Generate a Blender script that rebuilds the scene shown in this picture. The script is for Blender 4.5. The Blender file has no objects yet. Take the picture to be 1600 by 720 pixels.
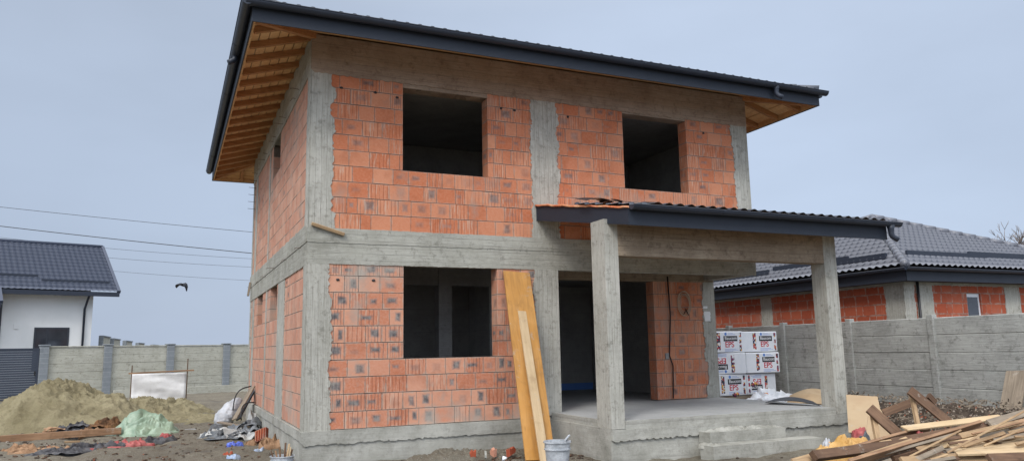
import bpy, bmesh, math, random
from mathutils import Vector, Matrix, noise
random.seed(7)
R = math.radians
S = bpy.context.scene
COL = S.collection
# ------------------------------------------------------------------ camera
CP = Vector((-1.8458535, -11.5781732, 1.61005425)); YAW, PIT, ROL, FPX = 0.42276571, 0.154658226, -0.01904658, 1187.68
_f = Vector((math.sin(YAW)*math.cos(PIT), math.cos(YAW)*math.cos(PIT), math.sin(PIT)))
_r = Vector((math.cos(YAW), -math.sin(YAW), 0)); _u = _r.cross(_f)
CR = _r*math.cos(ROL) + _u*math.sin(ROL); CU = _u*math.cos(ROL) - _r*math.sin(ROL); CF = _f
def ray(x, y): return CF + CR*((x-800)/FPX) - CU*((y-360)/FPX)
def dep(x, y, d): return CP + ray(x, y)*d                      # a survey point at distance d
def onp(x, y, ax, v):                                          # a survey point on the plane axis=v
    r = ray(x, y); return CP + r*((v-CP[ax])/r[ax])
def onz(x, y, z=0.0): return onp(x, y, 2, z)
cd = bpy.data.cameras.new('camera'); cam = bpy.data.objects.new('camera', cd); COL.objects.link(cam)
cd.sensor_width = 36; cd.sensor_fit = 'HORIZONTAL'; cd.lens = FPX/1600*36; cd.clip_start = .1; cd.clip_end = 3000
M = Matrix((CR, CU, -CF)).transposed().to_4x4(); M.translation = CP; cam.matrix_world = M
S.camera = cam
# ------------------------------------------------------------------ node helper
class NB:
    def __init__(s, name, rough=.9, spec=.3):
        s.m = bpy.data.materials.new(name); s.m.use_nodes = True; s.nt = s.m.node_tree; s.n = s.nt.nodes; s.l = s.nt.links
        s.b = s.n['Principled BSDF']; s.set(s.b.inputs['Roughness'], rough); s.b.inputs['Specular IOR Level'].default_value = spec
        s.tc = None
    def set(s, inp, v):
        if isinstance(v, bpy.types.NodeSocket): s.l.new(v, inp)
        elif isinstance(v, (tuple, list)) and len(v) == 3 and inp.type == 'RGBA': inp.default_value = (*v, 1)
        else: inp.default_value = v
    def co(s, k='Object'):
        if not s.tc: s.tc = s.n.new('ShaderNodeTexCoord')
        return s.tc.outputs[k]
    def geo(s, k='Position'): return s.n.new('ShaderNodeNewGeometry').outputs[k]
    def rnd(s): return s.n.new('ShaderNodeObjectInfo').outputs['Random']
    def mp(s, v, sc=(1,1,1), loc=(0,0,0), rot=(0,0,0)):
        a = s.n.new('ShaderNodeMapping'); s.set(a.inputs[0], v); a.inputs[1].default_value = loc; a.inputs[2].default_value = rot; a.inputs[3].default_value = sc; return a.outputs[0]
    def noise(s, v, sc=5, det=4, ro=.55, dist=0, col=False):
        a = s.n.new('ShaderNodeTexNoise'); s.set(a.inputs['Vector'], v); a.inputs['Scale'].default_value = sc
        a.inputs['Detail'].default_value = det; a.inputs['Roughness'].default_value = ro; a.inputs['Distortion'].default_value = dist
        return a.outputs['Color' if col else 'Fac']
    def vor(s, v, sc=5, f='F1', out='Distance'):
        a = s.n.new('ShaderNodeTexVoronoi'); s.set(a.inputs['Vector'], v); a.inputs['Scale'].default_value = sc; a.feature = f; return a.outputs[out]
    def ramp(s, v, pts):
        a = s.n.new('ShaderNodeValToRGB'); s.set(a.inputs[0], v); e = a.color_ramp.elements
        while len(e) < len(pts): e.new(.5)
        for i, (p, c) in enumerate(pts):
            e[i].position = p; e[i].color = (c, c, c, 1) if isinstance(c, (int, float)) else (*c, 1)
        return a.outputs[0]
    def m1(s, op, a, b=0.0, c=None, clamp=False):
        x = s.n.new('ShaderNodeMath'); x.operation = op; x.use_clamp = clamp; s.set(x.inputs[0], a); s.set(x.inputs[1], b)
        if c is not None: s.set(x.inputs[2], c)
        return x.outputs[0]
    def mix(s, f, a, b, mode='MIX'):
        x = s.n.new('ShaderNodeMix'); x.data_type = 'RGBA'; x.blend_type = mode; s.set(x.inputs[0], f); s.set(x.inputs[6], a); s.set(x.inputs[7], b); return x.outputs[2]
    def sep(s, v):
        x = s.n.new('ShaderNodeSeparateXYZ'); s.set(x.inputs[0], v); return x.outputs
    def comb(s, x, y, z):
        a = s.n.new('ShaderNodeCombineXYZ'); s.set(a.inputs[0], x); s.set(a.inputs[1], y); s.set(a.inputs[2], z); return a.outputs[0]
    def attr(s, n):
        a = s.n.new('ShaderNodeAttribute'); a.attribute_name = n; return a.outputs['Color']
    def bump(s, h, st=.4, d=.01):
        a = s.n.new('ShaderNodeBump'); a.inputs['Strength'].default_value = st; a.inputs['Distance'].default_value = d; s.set(a.inputs['Height'], h)
        s.l.new(a.outputs[0], s.b.inputs['Normal'])
    def done(s, col, rough=None):
        s.set(s.b.inputs['Base Color'], col)
        if rough is not None: s.set(s.b.inputs['Roughness'], rough)
        return s.m
MAT = {}
def brickmat(name, A, B, grey=.5, patch=.62, stripe=.5, emx=.6, sc=1.0):
    k = NB(name, .92, .2); w = k.co(); at = k.sep(k.attr('rnd')); r, g, b = at[0], at[1], at[2]
    uv = k.sep(k.co('UV')); u, v = uv[0], uv[1]
    nz = k.noise(w, 3.1, 5, .6); nf = k.noise(w, 26, 5, .65); nl = k.noise(w, .9, 3, .5)
    off = k.m1('MULTIPLY', r, 37.0)
    streak = k.noise(k.comb(k.m1('ADD', k.m1('MULTIPLY', u, 13.0), off), k.m1('MULTIPLY', v, .7), off), 1.0, 3, .6)
    c = k.mix(r, A, B)
    c = k.mix(k.ramp(nf, [(.3, 0.0), (.75, .5)]), c, (B[0]*1.05, B[1]*1.25, B[2]*1.45))
    c = k.mix(k.ramp(nz, [(.48, 0.0), (.75, .6)]), c, (A[0]*.68, A[1]*.72, A[2]*.8))
    # key grooves of the hollow blocks laid end-out
    sfreq = k.m1('ADD', 3.0, k.m1('MULTIPLY', g, 3.0))
    sw = k.m1('SINE', k.m1('MULTIPLY', k.m1('MULTIPLY', u, sfreq), 6.283))
    sw2 = k.ramp(k.m1('MULTIPLY_ADD', sw, .42, k.m1('MULTIPLY_ADD', streak, 1.0, .06)), [(.16, 0.0), (.30, 1.0)])
    isst = k.ramp(g, [(stripe-.03, 0.0), (stripe+.03, 1.0)])
    dark = k.mix(k.ramp(b, [(.3, .0), (.7, .9)]), (A[0]*.5, A[1]*.45, A[2]*.45), (.12, .105, .10))
    c = k.mix(k.m1('MULTIPLY', isst, k.m1('MULTIPLY', k.m1('SUBTRACT', 1.0, sw2), .6*sc)), c, dark)
    pale = k.m1('MULTIPLY', isst, k.ramp(streak, [(.56, 0.0), (.66, .6)]))
    c = k.mix(pale, c, (.52, .39, .30))
    # grey fingers of mortar in the middle of some blocks
    du = k.m1('ABSOLUTE', k.m1('SUBTRACT', u, k.m1('MULTIPLY_ADD', r, .3, .35))); dv = k.m1('ABSOLUTE', k.m1('SUBTRACT', v, k.m1('MULTIPLY_ADD', b, .22, .36)))
    pn = k.m1('MULTIPLY', k.m1('SUBTRACT', k.noise(w, 10, 2, .5), .5), .22)
    pd = k.m1('MAXIMUM', k.m1('SUBTRACT', du, k.m1('MULTIPLY_ADD', g, .10, .15)), k.m1('SUBTRACT', dv, k.m1('MULTIPLY_ADD', r, .22, .07)))
    pm = k.ramp(k.m1('ADD', pd, k.m1('ADD', pn, .5)), [(.44, 1.0), (.60, 0.0)])
    has = k.ramp(b, [(patch, 0.0), (patch+.25, .9*sc)])
    c = k.mix(k.m1('MULTIPLY', pm, has), c, k.mix(k.ramp(k.m1('ADD', k.noise(w, 9, 3, .6), k.m1('MULTIPLY', k.m1('SUBTRACT', streak, .5), .35)), [(.38, 0.0), (.66, 1.0)]), (.06, .075, .085), (.25, .24, .225)))
    # mortar smeared over joints
    eu = k.m1('MULTIPLY', k.m1('ABSOLUTE', k.m1('SUBTRACT', u, .5)), 2.0); ev = k.m1('MULTIPLY', k.m1('ABSOLUTE', k.m1('SUBTRACT', v, .5)), 2.0)
    e = k.m1('MAXIMUM', k.m1('MULTIPLY', eu, .985), ev)
    em = k.ramp(k.m1('ADD', e, k.m1('MULTIPLY', k.m1('SUBTRACT', k.noise(w, 9, 4, .6), .5), .55)), [(.88, 0.0), (1.02, emx)])
    c = k.mix(em, c, (.42, .36, .30))
    gm = k.ramp(k.m1('ADD', nl, k.m1('MULTIPLY', k.m1('SUBTRACT', nz, .5), .6)), [(.56, 0.0), (.74, grey)])
    c = k.mix(gm, c, (.38, .34, .29))
    h = k.m1('ADD', k.m1('MULTIPLY', k.m1('MULTIPLY', isst, sw2), .5), k.m1('MULTIPLY', nf, .5))
    k.bump(h, .5, .008)
    return k.done(c)
MAT['brick'] = brickmat('hollow_clay_block', (.45, .145, .068), (.58, .29, .185), .9, .24, .5, .6)
MAT['brick_up'] = brickmat('hollow_clay_block_upper', (.47, .13, .052), (.56, .235, .13), .5, .62, .6, .45, .75)
MAT['brick_side'] = brickmat('hollow_clay_block_pale', (.45, .19, .115), (.55, .30, .205), .6, .93, .86)
MAT['brick_red'] = brickmat('red_clay_block', (.31, .062, .028), (.40, .10, .05), .25, .97, .97)
def concmat(name, A, B, grain='v', stain=(.11, .105, .09), seam=.12, amt=.5, fac=1.0):
    k = NB(name, .95, .15); w = k.co(); q = k.sep(w); s = k.m1('ADD', q[0], q[1]); z = q[2]
    if grain == 'v': a, b = s, z
    else: a, b = z, s
    fine = k.noise(k.comb(k.m1('MULTIPLY', a, 46.0), k.m1('MULTIPLY', b, 2.2), q[1] if grain == 'n' else 0.0), 1.0, 5, .65, .0)
    n1 = k.noise(w, 2.3, 6, .65); n2 = k.noise(w, 17, 5, .7); n3 = k.noise(w, 60, 3, .6)
    c = k.mix(k.ramp(n1, [(.3, 0.0), (.7, 1.0)]), A, B)
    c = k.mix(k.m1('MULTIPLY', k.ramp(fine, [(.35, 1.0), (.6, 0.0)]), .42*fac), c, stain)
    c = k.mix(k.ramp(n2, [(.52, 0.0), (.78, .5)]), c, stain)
    c = k.mix(k.ramp(n3, [(.6, 0.0), (.85, .4)]), c, (B[0]*1.25, B[1]*1.25, B[2]*1.22))
    big = k.noise(w, .8, 4, .6); c = k.mix(k.ramp(big, [(.45, 0.0), (.7, .45)]), c, (B[0]*1.22, B[1]*1.22, B[2]*1.2)); md_ = k.noise(w, 6.5, 6, .75, 0); c = k.mix(k.ramp(md_, [(.54, 0.0), (.64, .5*fac)]), c, stain)
    wob = k.m1('MULTIPLY', k.m1('SUBTRACT', k.noise(w, 1.7, 3), .5), .03)
    fr = k.m1('FRACT', k.m1('DIVIDE', k.m1('ADD', k.m1('ADD', a, wob), 50.0), seam))
    sm = k.m1('MULTIPLY', k.ramp(fr, [(0.0, 1.0), (.07, 0.0)]), k.ramp(n1, [(.35, .1), (.65, amt)]))
    c = k.mix(sm, c, (stain[0]*.5, stain[1]*.5, stain[2]*.5))
    bd = k.noise(k.comb(k.m1('FLOOR', k.m1('DIVIDE', k.m1('ADD', k.m1('ADD', a, wob), 50.0), seam)), 0.0, 0.0), 3.7, 0)
    c = k.mix(k.m1('MULTIPLY', k.m1('SUBTRACT', bd, .3), .55*fac), c, (stain[0]*1.4, stain[1]*1.35, stain[2]*1.3))
    h = k.m1('ADD', k.m1('MULTIPLY', fine, .6*fac), k.m1('ADD', k.m1('MULTIPLY', n2, .8), k.m1('MULTIPLY', sm, -.8)))
    k.bump(h, .7, .012)
    return k.done(c)
MAT['conc_v'] = concmat('board_marked_concrete_column', (.36, .35, .305), (.50, .485, .435), 'v', (.13, .125, .10), .085, .9, .95)
MAT['conc_h'] = concmat('board_marked_concrete_beam', (.29, .285, .24), (.46, .45, .40), 'h', (.12, .115, .095), .1, .6, .85)
MAT['conc_brown'] = concmat('stained_shaded_concrete_beam', (.27, .20, .15), (.40, .32, .25), 'h', (.13, .09, .065), .14, .8, .9)  # brown board stain, with the shade under the eaves put into the colour
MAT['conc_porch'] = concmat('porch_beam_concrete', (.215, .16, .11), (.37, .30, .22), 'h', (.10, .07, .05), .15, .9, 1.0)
MAT['conc_plinth'] = concmat('rough_plinth_concrete', (.25, .245, .21), (.46, .45, .405), 'h', (.12, .115, .095), .5, .3, .5)
MAT['conc_slab'] = concmat('screed', (.33, .335, .33), (.41, .415, .41), 'h', (.25, .25, .24), 3.0, .1, .2)
MAT['conc_in'] = concmat('interior_mortar', (.26, .255, .245), (.36, .35, .335), 'h', (.10, .10, .095), .5, .2, .4)
MAT['fence_r'] = concmat('precast_panel_grey', (.33, .335, .315), (.46, .465, .44), 'h', (.13, .13, .118), .37, .0, 1.15)
MAT['fence_l'] = concmat('precast_panel_beige', (.39, .385, .325), (.52, .515, .45), 'h', (.19, .185, .15), .5, .0, 1.1)
def mortar():
    k = NB('mortar'); w = k.co(); n = k.noise(w, 12, 5, .6); k.bump(n, .6, .01)
    return k.done(k.mix(n, (.06, .045, .035), (.21, .17, .135)))
MAT['mortar'] = mortar()
def metal(name, c, rough=.42, spec=.5, var=.25):
    k = NB(name, rough, spec); w = k.co(); n = k.noise(w, 3, 5, .6); n2 = k.noise(w, 30, 3)
    cc = k.mix(k.m1('MULTIPLY', n, var), c, tuple(min(1, x*1.8+.02) for x in c))
    return k.done(cc, k.m1('MULTIPLY_ADD', n2, .2, rough-.1))
MAT['gutter'] = metal('anthracite_sheet_metal', (.022, .028, .042), .45, .35)
MAT['fascia'] = metal('anthracite_fascia', (.018, .023, .034), .55, .3)
MAT['tile_l'] = metal('metal_tile_dark', (.042, .052, .080), .45, .4)
MAT['tile_r'] = metal('metal_tile_grey', (.11, .115, .135), .36)
MAT['tile_h'] = metal('metal_tile_anthracite', (.045, .052, .068), .4)
MAT['black'] = metal('black_plastic', (.012, .012, .014), .5)
MAT['steel'] = metal('rusty_rebar', (.09, .05, .03), .8, .2)
def woodmat(name, A, B, dark=(.1, .055, .03), rough=.75, gs=(1.5, 26, 26), k1=.5, splash=.55):
    k = NB(name, rough, .25); w = k.co(); r = k.m1('MULTIPLY', k.rnd(), 40.0)
    v = k.n.new('ShaderNodeVectorMath'); v.operation = 'ADD'; k.set(v.inputs[0], w); k.set(v.inputs[1], k.comb(r, r, r)); w2 = v.outputs[0]
    g = k.noise(k.mp(w2, gs), 1.0, 6, .65, .6); n = k.noise(w2, 2.1, 4, .6); kn = k.vor(k.mp(w2, (2.2, 9, 9)), 1.0)
    c = k.mix(k.ramp(n, [(.3, 0.0), (.7, 1.0)]), A, B)
    c = k.mix(k.m1('MULTIPLY', k.ramp(g, [(.38, 1.0), (.6, 0.0)]), k1), c, dark)
    c = k.mix(k.ramp(kn, [(.05, .8), (.12, 0.0)]), c, dark)
    sp = k.noise(w2, 5.5, 6, .75); c = k.mix(k.ramp(sp, [(.60, 0.0), (.68, splash)]), c, (.40, .37, .32)); dk = k.noise(w2, 3.3, 5, .7); c = k.mix(k.ramp(dk, [(.55, 0.0), (.72, .6)]), c, dark)
    c = k.mix(k.m1('MULTIPLY', k.rnd(), .35), c, (A[0]*.6, A[1]*.6, A[2]*.6))
    k.bump(g, .4, .004)
    return k.done(c)
MAT['wood'] = woodmat('weathered_board', (.36, .235, .13), (.52, .37, .21), (.14, .08, .045))
MAT['wood_pale'] = woodmat('pale_fresh_board', (.55, .40, .23), (.66, .50, .31), (.30, .19, .10), k1=.35)
MAT['wood_brown'] = woodmat('brown_old_board', (.115, .065, .04), (.21, .125, .075), (.04, .022, .015))
MAT['wood_red'] = woodmat('reddish_timber', (.26, .145, .08), (.42, .26, .15), (.10, .055, .03))
MAT['wood_grey'] = woodmat('grey_old_board', (.24, .19, .14), (.33, .27, .20), (.10, .08, .06))
MAT['rafter'] = woodmat('rafter_timber', (.42, .19, .075), (.55, .28, .12), (.2, .09, .035), splash=0)
MAT['soffit'] = woodmat('roof_boarding', (.74, .43, .19), (.80, .54, .28), (.42, .20, .08), k1=.3, splash=0)
MAT['formwork'] = woodmat('orange_formwork_panel', (.50, .24, .055), (.58, .31, .10), (.30, .15, .05), .55, (2, 14, 14), .5)
MAT['ply'] = woodmat('plywood', (.43, .31, .19), (.50, .38, .24), (.40, .27, .15), .7, (2, 6, 6), .3)
def cloth(name, A, B, rough=.5, spec=.4, sc=3.0, dirt=(.2, .17, .13), da=.4):
    k = NB(name, rough, spec); w = k.co(); n = k.noise(w, sc, 5, .6); n2 = k.noise(w, sc*7, 4, .6)
    c = k.mix(k.ramp(n, [(.4, 0.0), (.6, 1.0)]), A, B); c = k.mix(k.ramp(n2, [(.5, 0.0), (.8, da)]), c, dirt); k.bump(n2, .4, .01)
    return k.done(c)
MAT['green'] = cloth('green_tarp', (.19, .27, .19), (.32, .41, .30), .4, .5)
MAT['white_sheet'] = cloth('white_sheet', (.58, .57, .56), (.70, .69, .67), .6, .3, 1.5, (.4, .38, .33), .3)
MAT['white_bag'] = cloth('white_sack', (.36, .37, .39), (.52, .53, .55), .5, .4)
MAT['slate_sheet'] = cloth('grey_sheet', (.05, .06, .07), (.16, .17, .18), .45, .4, 2.5)
MAT['pale_sheet'] = cloth('pale_grey_sheet', (.27, .27, .26), (.44, .44, .42), .5, .4)
MAT['brown_rag'] = cloth('brown_rag', (.09, .05, .03), (.24, .125, .06), .9, .1, 5, (.03, .025, .02), .8)
MAT['dark_rag'] = cloth('dark_rag', (.03, .03, .035), (.10, .10, .105), .8, .2, 5, (.2, .17, .14), .5)
MAT['tan_rag'] = cloth('tan_rag', (.22, .13, .075), (.36, .22, .13), .9, .1, 6)
MAT['red_rag'] = cloth('red_rag', (.30, .06, .06), (.42, .13, .12), .7, .2, 5)
MAT['yellow_foam'] = cloth('orange_yellow_sheet', (.42, .23, .06), (.55, .34, .13), .6, .3, 4, (.4, .24, .08), .35)
MAT['blue'] = cloth('blue_wrapper', (.03, .06, .42), (.10, .17, .60), .35, .5, 12, (.5, .5, .5), .4)
MAT['bluish'] = cloth('pale_blue_wrapper', (.25, .33, .48), (.42, .48, .56), .4, .5, 12)
MAT['card'] = cloth('cardboard', (.50, .36, .22), (.58, .43, .27), .9, .1, 2, (.4, .28, .17), .3)
MAT['render_white'] = cloth('white_render', (.68, .685, .67), (.74, .74, .725), .9, .1, .6, (.62, .6, .56), .2)
MAT['eps'] = cloth('white_film', (.74, .76, .79), (.80, .81, .83), .4, .4, 4, (.65, .68, .72), .3)
MAT['bucket'] = cloth('dirty_white_plastic', (.30, .32, .34), (.46, .48, .50), .5, .4, 9, (.22, .21, .19), .9)
def flat(name, c, rough=.7, spec=.3):
    k = NB(name, rough, spec); n = k.noise(k.co(), 20, 2); return k.done(k.mix(k.m1('MULTIPLY', n, .25), c, tuple(x*.75 for x in c)))
MAT['ink_black'] = flat('black_print', (.02, .02, .025)); MAT['ink_white'] = flat('white_print', (.8, .8, .8)); MAT['ink_red'] = flat('red_print', (.55, .03, .05))
MAT['ink_blue'] = flat('blue_print', (.12, .25, .60)); MAT['yellow_hose'] = flat('yellow_hose', (.66, .55, .22)); MAT['cable'] = flat('beige_cable', (.46, .33, .23)); MAT['cable_dark'] = flat('dark_cable', (.03, .02, .02))
MAT['bird'] = flat('black_feathers', (.012, .013, .018), .6)
MAT['membrane'] = cloth('orange_roof_membrane', (.62, .16, .06), (.66, .34, .18), .6, .3, 4, (.6, .5, .42), .4)
MAT['pvc'] = flat('white_window_frame', (.72, .74, .77), .35, .5); MAT['frame_dark'] = flat('dark_window_frame', (.03, .035, .045), .4, .5)
MAT['gate'] = metal('dark_blue_grey_gate', (.035, .045, .065), .5)
MAT['bark'] = flat('grey_bark', (.20, .165, .145), .95, .1)
def glass():
    k = NB('window_glass', .05, .8); n = k.noise(k.co(), 1.5, 3); return k.done(k.mix(n, (.01, .012, .015), (.06, .065, .08)))
MAT['glass'] = glass()
def cinder():
    k = NB('grey_block_post', .95, .1); w = k.co(); q = k.sep(w); n = k.noise(w, 9, 5, .65)
    c = k.mix(n, (.17, .19, .205), (.31, .33, .345)); fr = k.m1('FRACT', k.m1('DIVIDE', q[2], .2))
    fl = k.noise(k.comb(k.m1('FLOOR', k.m1('DIVIDE', q[2], .2)), k.m1('FLOOR', q[0]), 0.0), 3.3, 0)
    c = k.mix(k.m1('MULTIPLY', fl, .6), c, (.13, .145, .16))
    c = k.mix(k.ramp(fr, [(0.0, .8), (.09, 0.0)]), c, (.40, .41, .41)); k.bump(n, .5, .01); return k.done(c)
MAT['cinder'] = cinder()
def groundmat():
    k = NB('muddy_ground', .95, .15); w = k.co(); n = k.noise(w, .55, 6, .65); n2 = k.noise(w, 4.5, 6, .7); n3 = k.noise(w, 30, 5, .7); v = k.vor(w, 26); v2 = k.vor(w, 26, 'F1', 'Color')
    c = k.mix(k.ramp(n, [(.35, 0.0), (.65, 1.0)]), (.135, .118, .09), (.215, .195, .15))
    c = k.mix(k.ramp(n2, [(.4, 0.0), (.65, .75)]), c, (.12, .095, .07))
    c = k.mix(k.ramp(n3, [(.5, 0.0), (.7, .7)]), c, (.29, .27, .22))
    st = k.m1('MULTIPLY', k.ramp(v, [(.16, 1.0), (.24, 0.0)]), k.ramp(k.sep(v2)[0], [(.6, 0.0), (.66, .9)]))
    c = k.mix(st, c, k.mix(k.sep(v2)[1], (.16, .15, .14), (.38, .36, .32)))
    pd_ = k.noise(w, .9, 3, .5); wet = k.ramp(pd_, [(.56, 0.0), (.66, 1.0)]); c = k.mix(k.m1('MULTIPLY', wet, .55), c, (.075, .062, .048)); k.set(k.b.inputs['Roughness'], k.m1('MULTIPLY_ADD', wet, -.4, .95))
    k.bump(k.m1('ADD', k.m1('ADD', k.m1('MULTIPLY', n2, 1.5), n3), k.m1('MULTIPLY', st, .5)), .9, .035)
    return k.done(c)
MAT['ground'] = groundmat()
def sandmat():
    k = NB('sand', .95, .1); w = k.co(); n = k.noise(w, 1.1, 5, .6); n2 = k.noise(w, 9, 6, .7); n3 = k.noise(w, 60, 3, .7)
    c = k.mix(k.ramp(n, [(.35, 0.0), (.65, 1.0)]), (.21, .18, .105), (.32, .28, .175))
    c = k.mix(k.ramp(n2, [(.48, 0.0), (.7, .6)]), c, (.135, .11, .065)); c = k.mix(k.ramp(n3, [(.5, 0.0), (.8, .4)]), c, (.36, .32, .22))
    k.bump(k.m1('ADD', n2, k.m1('MULTIPLY', n3, .4)), 1, .06); return k.done(c)
MAT['sand'] = sandmat()
def rubblemat():
    k = NB('dark_rubble', .95, .15); w = k.co(); v = k.vor(w, 34, 'F1', 'Color'); q = k.sep(v); n = k.noise(w, 7, 5, .7)
    c = k.mix(n, (.035, .027, .022), (.11, .085, .065)); c = k.mix(k.ramp(q[0], [(.86, 0.0), (.89, 1.0)]), c, (.26, .22, .18)); c = k.mix(k.ramp(q[1], [(.96, 0.0), (.97, 1.0)]), c, (.25, .08, .045))
    k.bump(n, .8, .03); return k.done(c)
MAT['rubble'] = rubblemat()
def mosaic():
    k = NB('mosaic_print', .5, .3); w = k.co(); v = k.sep(k.vor(w, 26, 'F1', 'Color'))
    c = k.ramp(v[0], [(.0, (.5, .06, .05)), (.2, (.7, .40, .08)), (.34, (.03, .03, .08)), (.52, (.75, .75, .75)), (.72, (.20, .05, .12)), (.84, (.05, .05, .06))]); k.n[-1].color_ramp.interpolation = 'CONSTANT'
    return k.done(c)
MAT['mosaic'] = mosaic()
# ------------------------------------------------------------------ geometry helpers
class Fr:                                                      # wall frame: u along, z up, d outward
    def __init__(s, o, u, n): s.o = Vector(o); s.u = Vector(u).normalized(); s.n = Vector(n).normalized()
    def p(s, u, z, d=0): return s.o + s.u*u + s.n*d + Vector((0, 0, z))
def thing(name, label, cat, loc=(0,0,0), group=None, kind=None):
    o = bpy.data.objects.new(name, None); COL.objects.link(o); o.location = loc; o.empty_display_size = .2
    return tag(o, label, cat, group, kind)
def tag(o, label=None, cat=None, group=None, kind=None):
    for k, v in (('label', label), ('category', cat), ('group', group), ('kind', kind)):
        if v: o[k] = v
    return o
class MB:
    def __init__(s): s.v = []; s.f = []; s.uv = []; s.c = []
    def quad(s, a, b, c, d, uv=None, col=(0, 0, 0)):
        i = len(s.v); s.v += [Vector(a), Vector(b), Vector(c), Vector(d)]; s.f.append((i, i+1, i+2, i+3)); s.uv.append(uv or [(0,0),(1,0),(1,1),(0,1)]); s.c.append(col); return s
    def box(s, F, u0, u1, z0, z1, d0, d1, col=(0,0,0), jit=0):  # d1 is the outer face
        j = lambda: random.uniform(-jit, jit) if jit else 0
        P = [F.p(u, z, d) + Vector((j(), j(), j())) for d in (d0, d1) for z in (z0, z1) for u in (u0, u1)]
        i = len(s.v); s.v += P
        U = [(0,0),(1,0),(1,1),(0,1)]
        flip = F.u.cross(Vector((0,0,1))).dot(F.n) > 0
        for f in ((4,5,7,6),(1,0,2,3),(5,1,3,7),(0,4,6,2),(6,7,3,2),(0,1,5,4)):
            g = tuple(i+q for q in f); uv = U
            if not flip: g = g[::-1]; uv = U[::-1]
            s.f.append(g); s.uv.append(uv); s.c.append(col)
        return s
    def abox(s, x0, x1, y0, y1, z0, z1, col=(0,0,0)): return s.box(WF, x0, x1, z0, z1, -y1, -y0, col)
    def prism(s, F, pts, d0, d1, col=(0,0,0)):                # outline in (u,z), extruded
        n = len(pts); i = len(s.v); s.v += [F.p(u, z, d1) for u, z in pts] + [F.p(u, z, d0) for u, z in pts]
        s.f.append(tuple(range(i, i+n))); s.uv.append([(0,0)]*n); s.c.append(col)
        s.f.append(tuple(range(i+2*n-1, i+n-1, -1))); s.uv.append([(0,0)]*n); s.c.append(col)
        for k in range(n):
            m = (k+1) % n; s.f.append((i+m, i+k, i+n+k, i+n+m)); s.uv.append([(0,0)]*4); s.c.append(col)
        return s
    def tube(s, pts, r, seg=8, closed=False, cap=True):
        pts = [Vector(p) for p in pts]; n = len(pts); i = len(s.v); rr = r if isinstance(r, (list, tuple)) else [r]*n
        up = None
        for k in range(n):
            a = pts[(k-1) % n] if (closed or k) else pts[0]; b = pts[(k+1) % n] if (closed or k < n-1) else pts[-1]
            t = (b-a).normalized()
            if up is None: up = t.orthogonal().normalized()
            up = (up - t*up.dot(t)).normalized(); w = t.cross(up)
            for q in range(seg):
                an = 2*math.pi*q/seg; s.v.append(pts[k] + (up*math.cos(an) + w*math.sin(an))*rr[k])
        for k in range(n if closed else n-1):
            m = (k+1) % n
            for q in range(seg):
                p = (q+1) % seg; s.f.append((i+k*seg+q, i+k*seg+p, i+m*seg+p, i+m*seg+q)); s.uv.append([(0,0)]*4); s.c.append((0,0,0))
        if cap and not closed:
            s.f.append(tuple(i+q for q in range(seg))[::-1]); s.uv.append([(0,0)]*seg); s.c.append((0,0,0))
            s.f.append(tuple(i+(n-1)*seg+q for q in range(seg))); s.uv.append([(0,0)]*seg); s.c.append((0,0,0))
        return s
    def bar(s, a, b, w, t, up=(0,0,1), sub=1, bend=0):         # rectangular bar between two points
        a = Vector(a); b = Vector(b); x = (b-a).normalized(); up = Vector(up); y = up.cross(x)
        if y.length < 1e-3: y = Vector((1,0,0)).cross(x)
        y.normalize(); z = x.cross(y); i = len(s.v)
        for k in range(sub+1):
            c = a.lerp(b, k/sub) + z*bend*math.sin(math.pi*k/sub)
            for sy, sz in ((-1,-1),(1,-1),(1,1),(-1,1)): s.v.append(c + y*sy*w/2 + z*sz*t/2)
        for k in range(sub):
            for q in range(4):
                p = (q+1) % 4; s.f.append((i+k*4+q, i+k*4+p, i+k*4+4+p, i+k*4+4+q)); s.uv.append([(0,0)]*4); s.c.append((0,0,0))
        s.f.append((i+3, i+2, i+1, i)); s.f.append((i+sub*4, i+sub*4+1, i+sub*4+2, i+sub*4+3)); s.uv += [[(0,0)]*4]*2; s.c += [(0,0,0)]*2
        return s
    def build(s, name, mat, parent=None, smooth=False, recalc=False, bevel=0, loc=None, rot=None):
        me = bpy.data.meshes.new(name); me.from_pydata([tuple(v) for v in s.v], [], s.f)
        ul = me.uv_layers.new(name='UVMap'); k = 0
        ca = me.color_attributes.new('rnd', 'FLOAT_COLOR', 'CORNER')
        fu = []; fc = []
        for uv, c in zip(s.uv, s.c):
            for q in uv: fu += [q[0], q[1]]; fc += [c[0], c[1], c[2], 1.0]
        ul.data.foreach_set('uv', fu); ca.data.foreach_set('color', fc)
        if recalc or bevel:
            bm = bmesh.new(); bm.from_mesh(me)
            if bevel:
                bmesh.ops.remove_doubles(bm, verts=bm.verts, dist=1e-5)
                bmesh.ops.recalc_face_normals(bm, faces=bm.faces)
                bmesh.ops.bevel(bm, geom=[e for e in bm.edges if len(e.link_faces) == 2 and e.calc_face_angle(0) > .5], offset=bevel, segments=1, affect='EDGES')
            bmesh.ops.recalc_face_normals(bm, faces=bm.faces); bm.to_mesh(me); bm.free()
        me.materials.append(MAT[mat] if isinstance(mat, str) else mat)
        if smooth: me.polygons.foreach_set('use_smooth', [True]*len(me.polygons))
        o = bpy.data.objects.new(name, me); COL.objects.link(o)
        if parent:
            o.parent = parent; 
            off = world_of(parent)
            if off.length > 0: me.transform(Matrix.Translation(-off))
        return o
def world_of(o):
    v = Vector((0,0,0))
    while o: v += o.location; o = o.parent
    return v
WF = Fr((0,0,0), (1,0,0), (0,-1,0))
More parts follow.
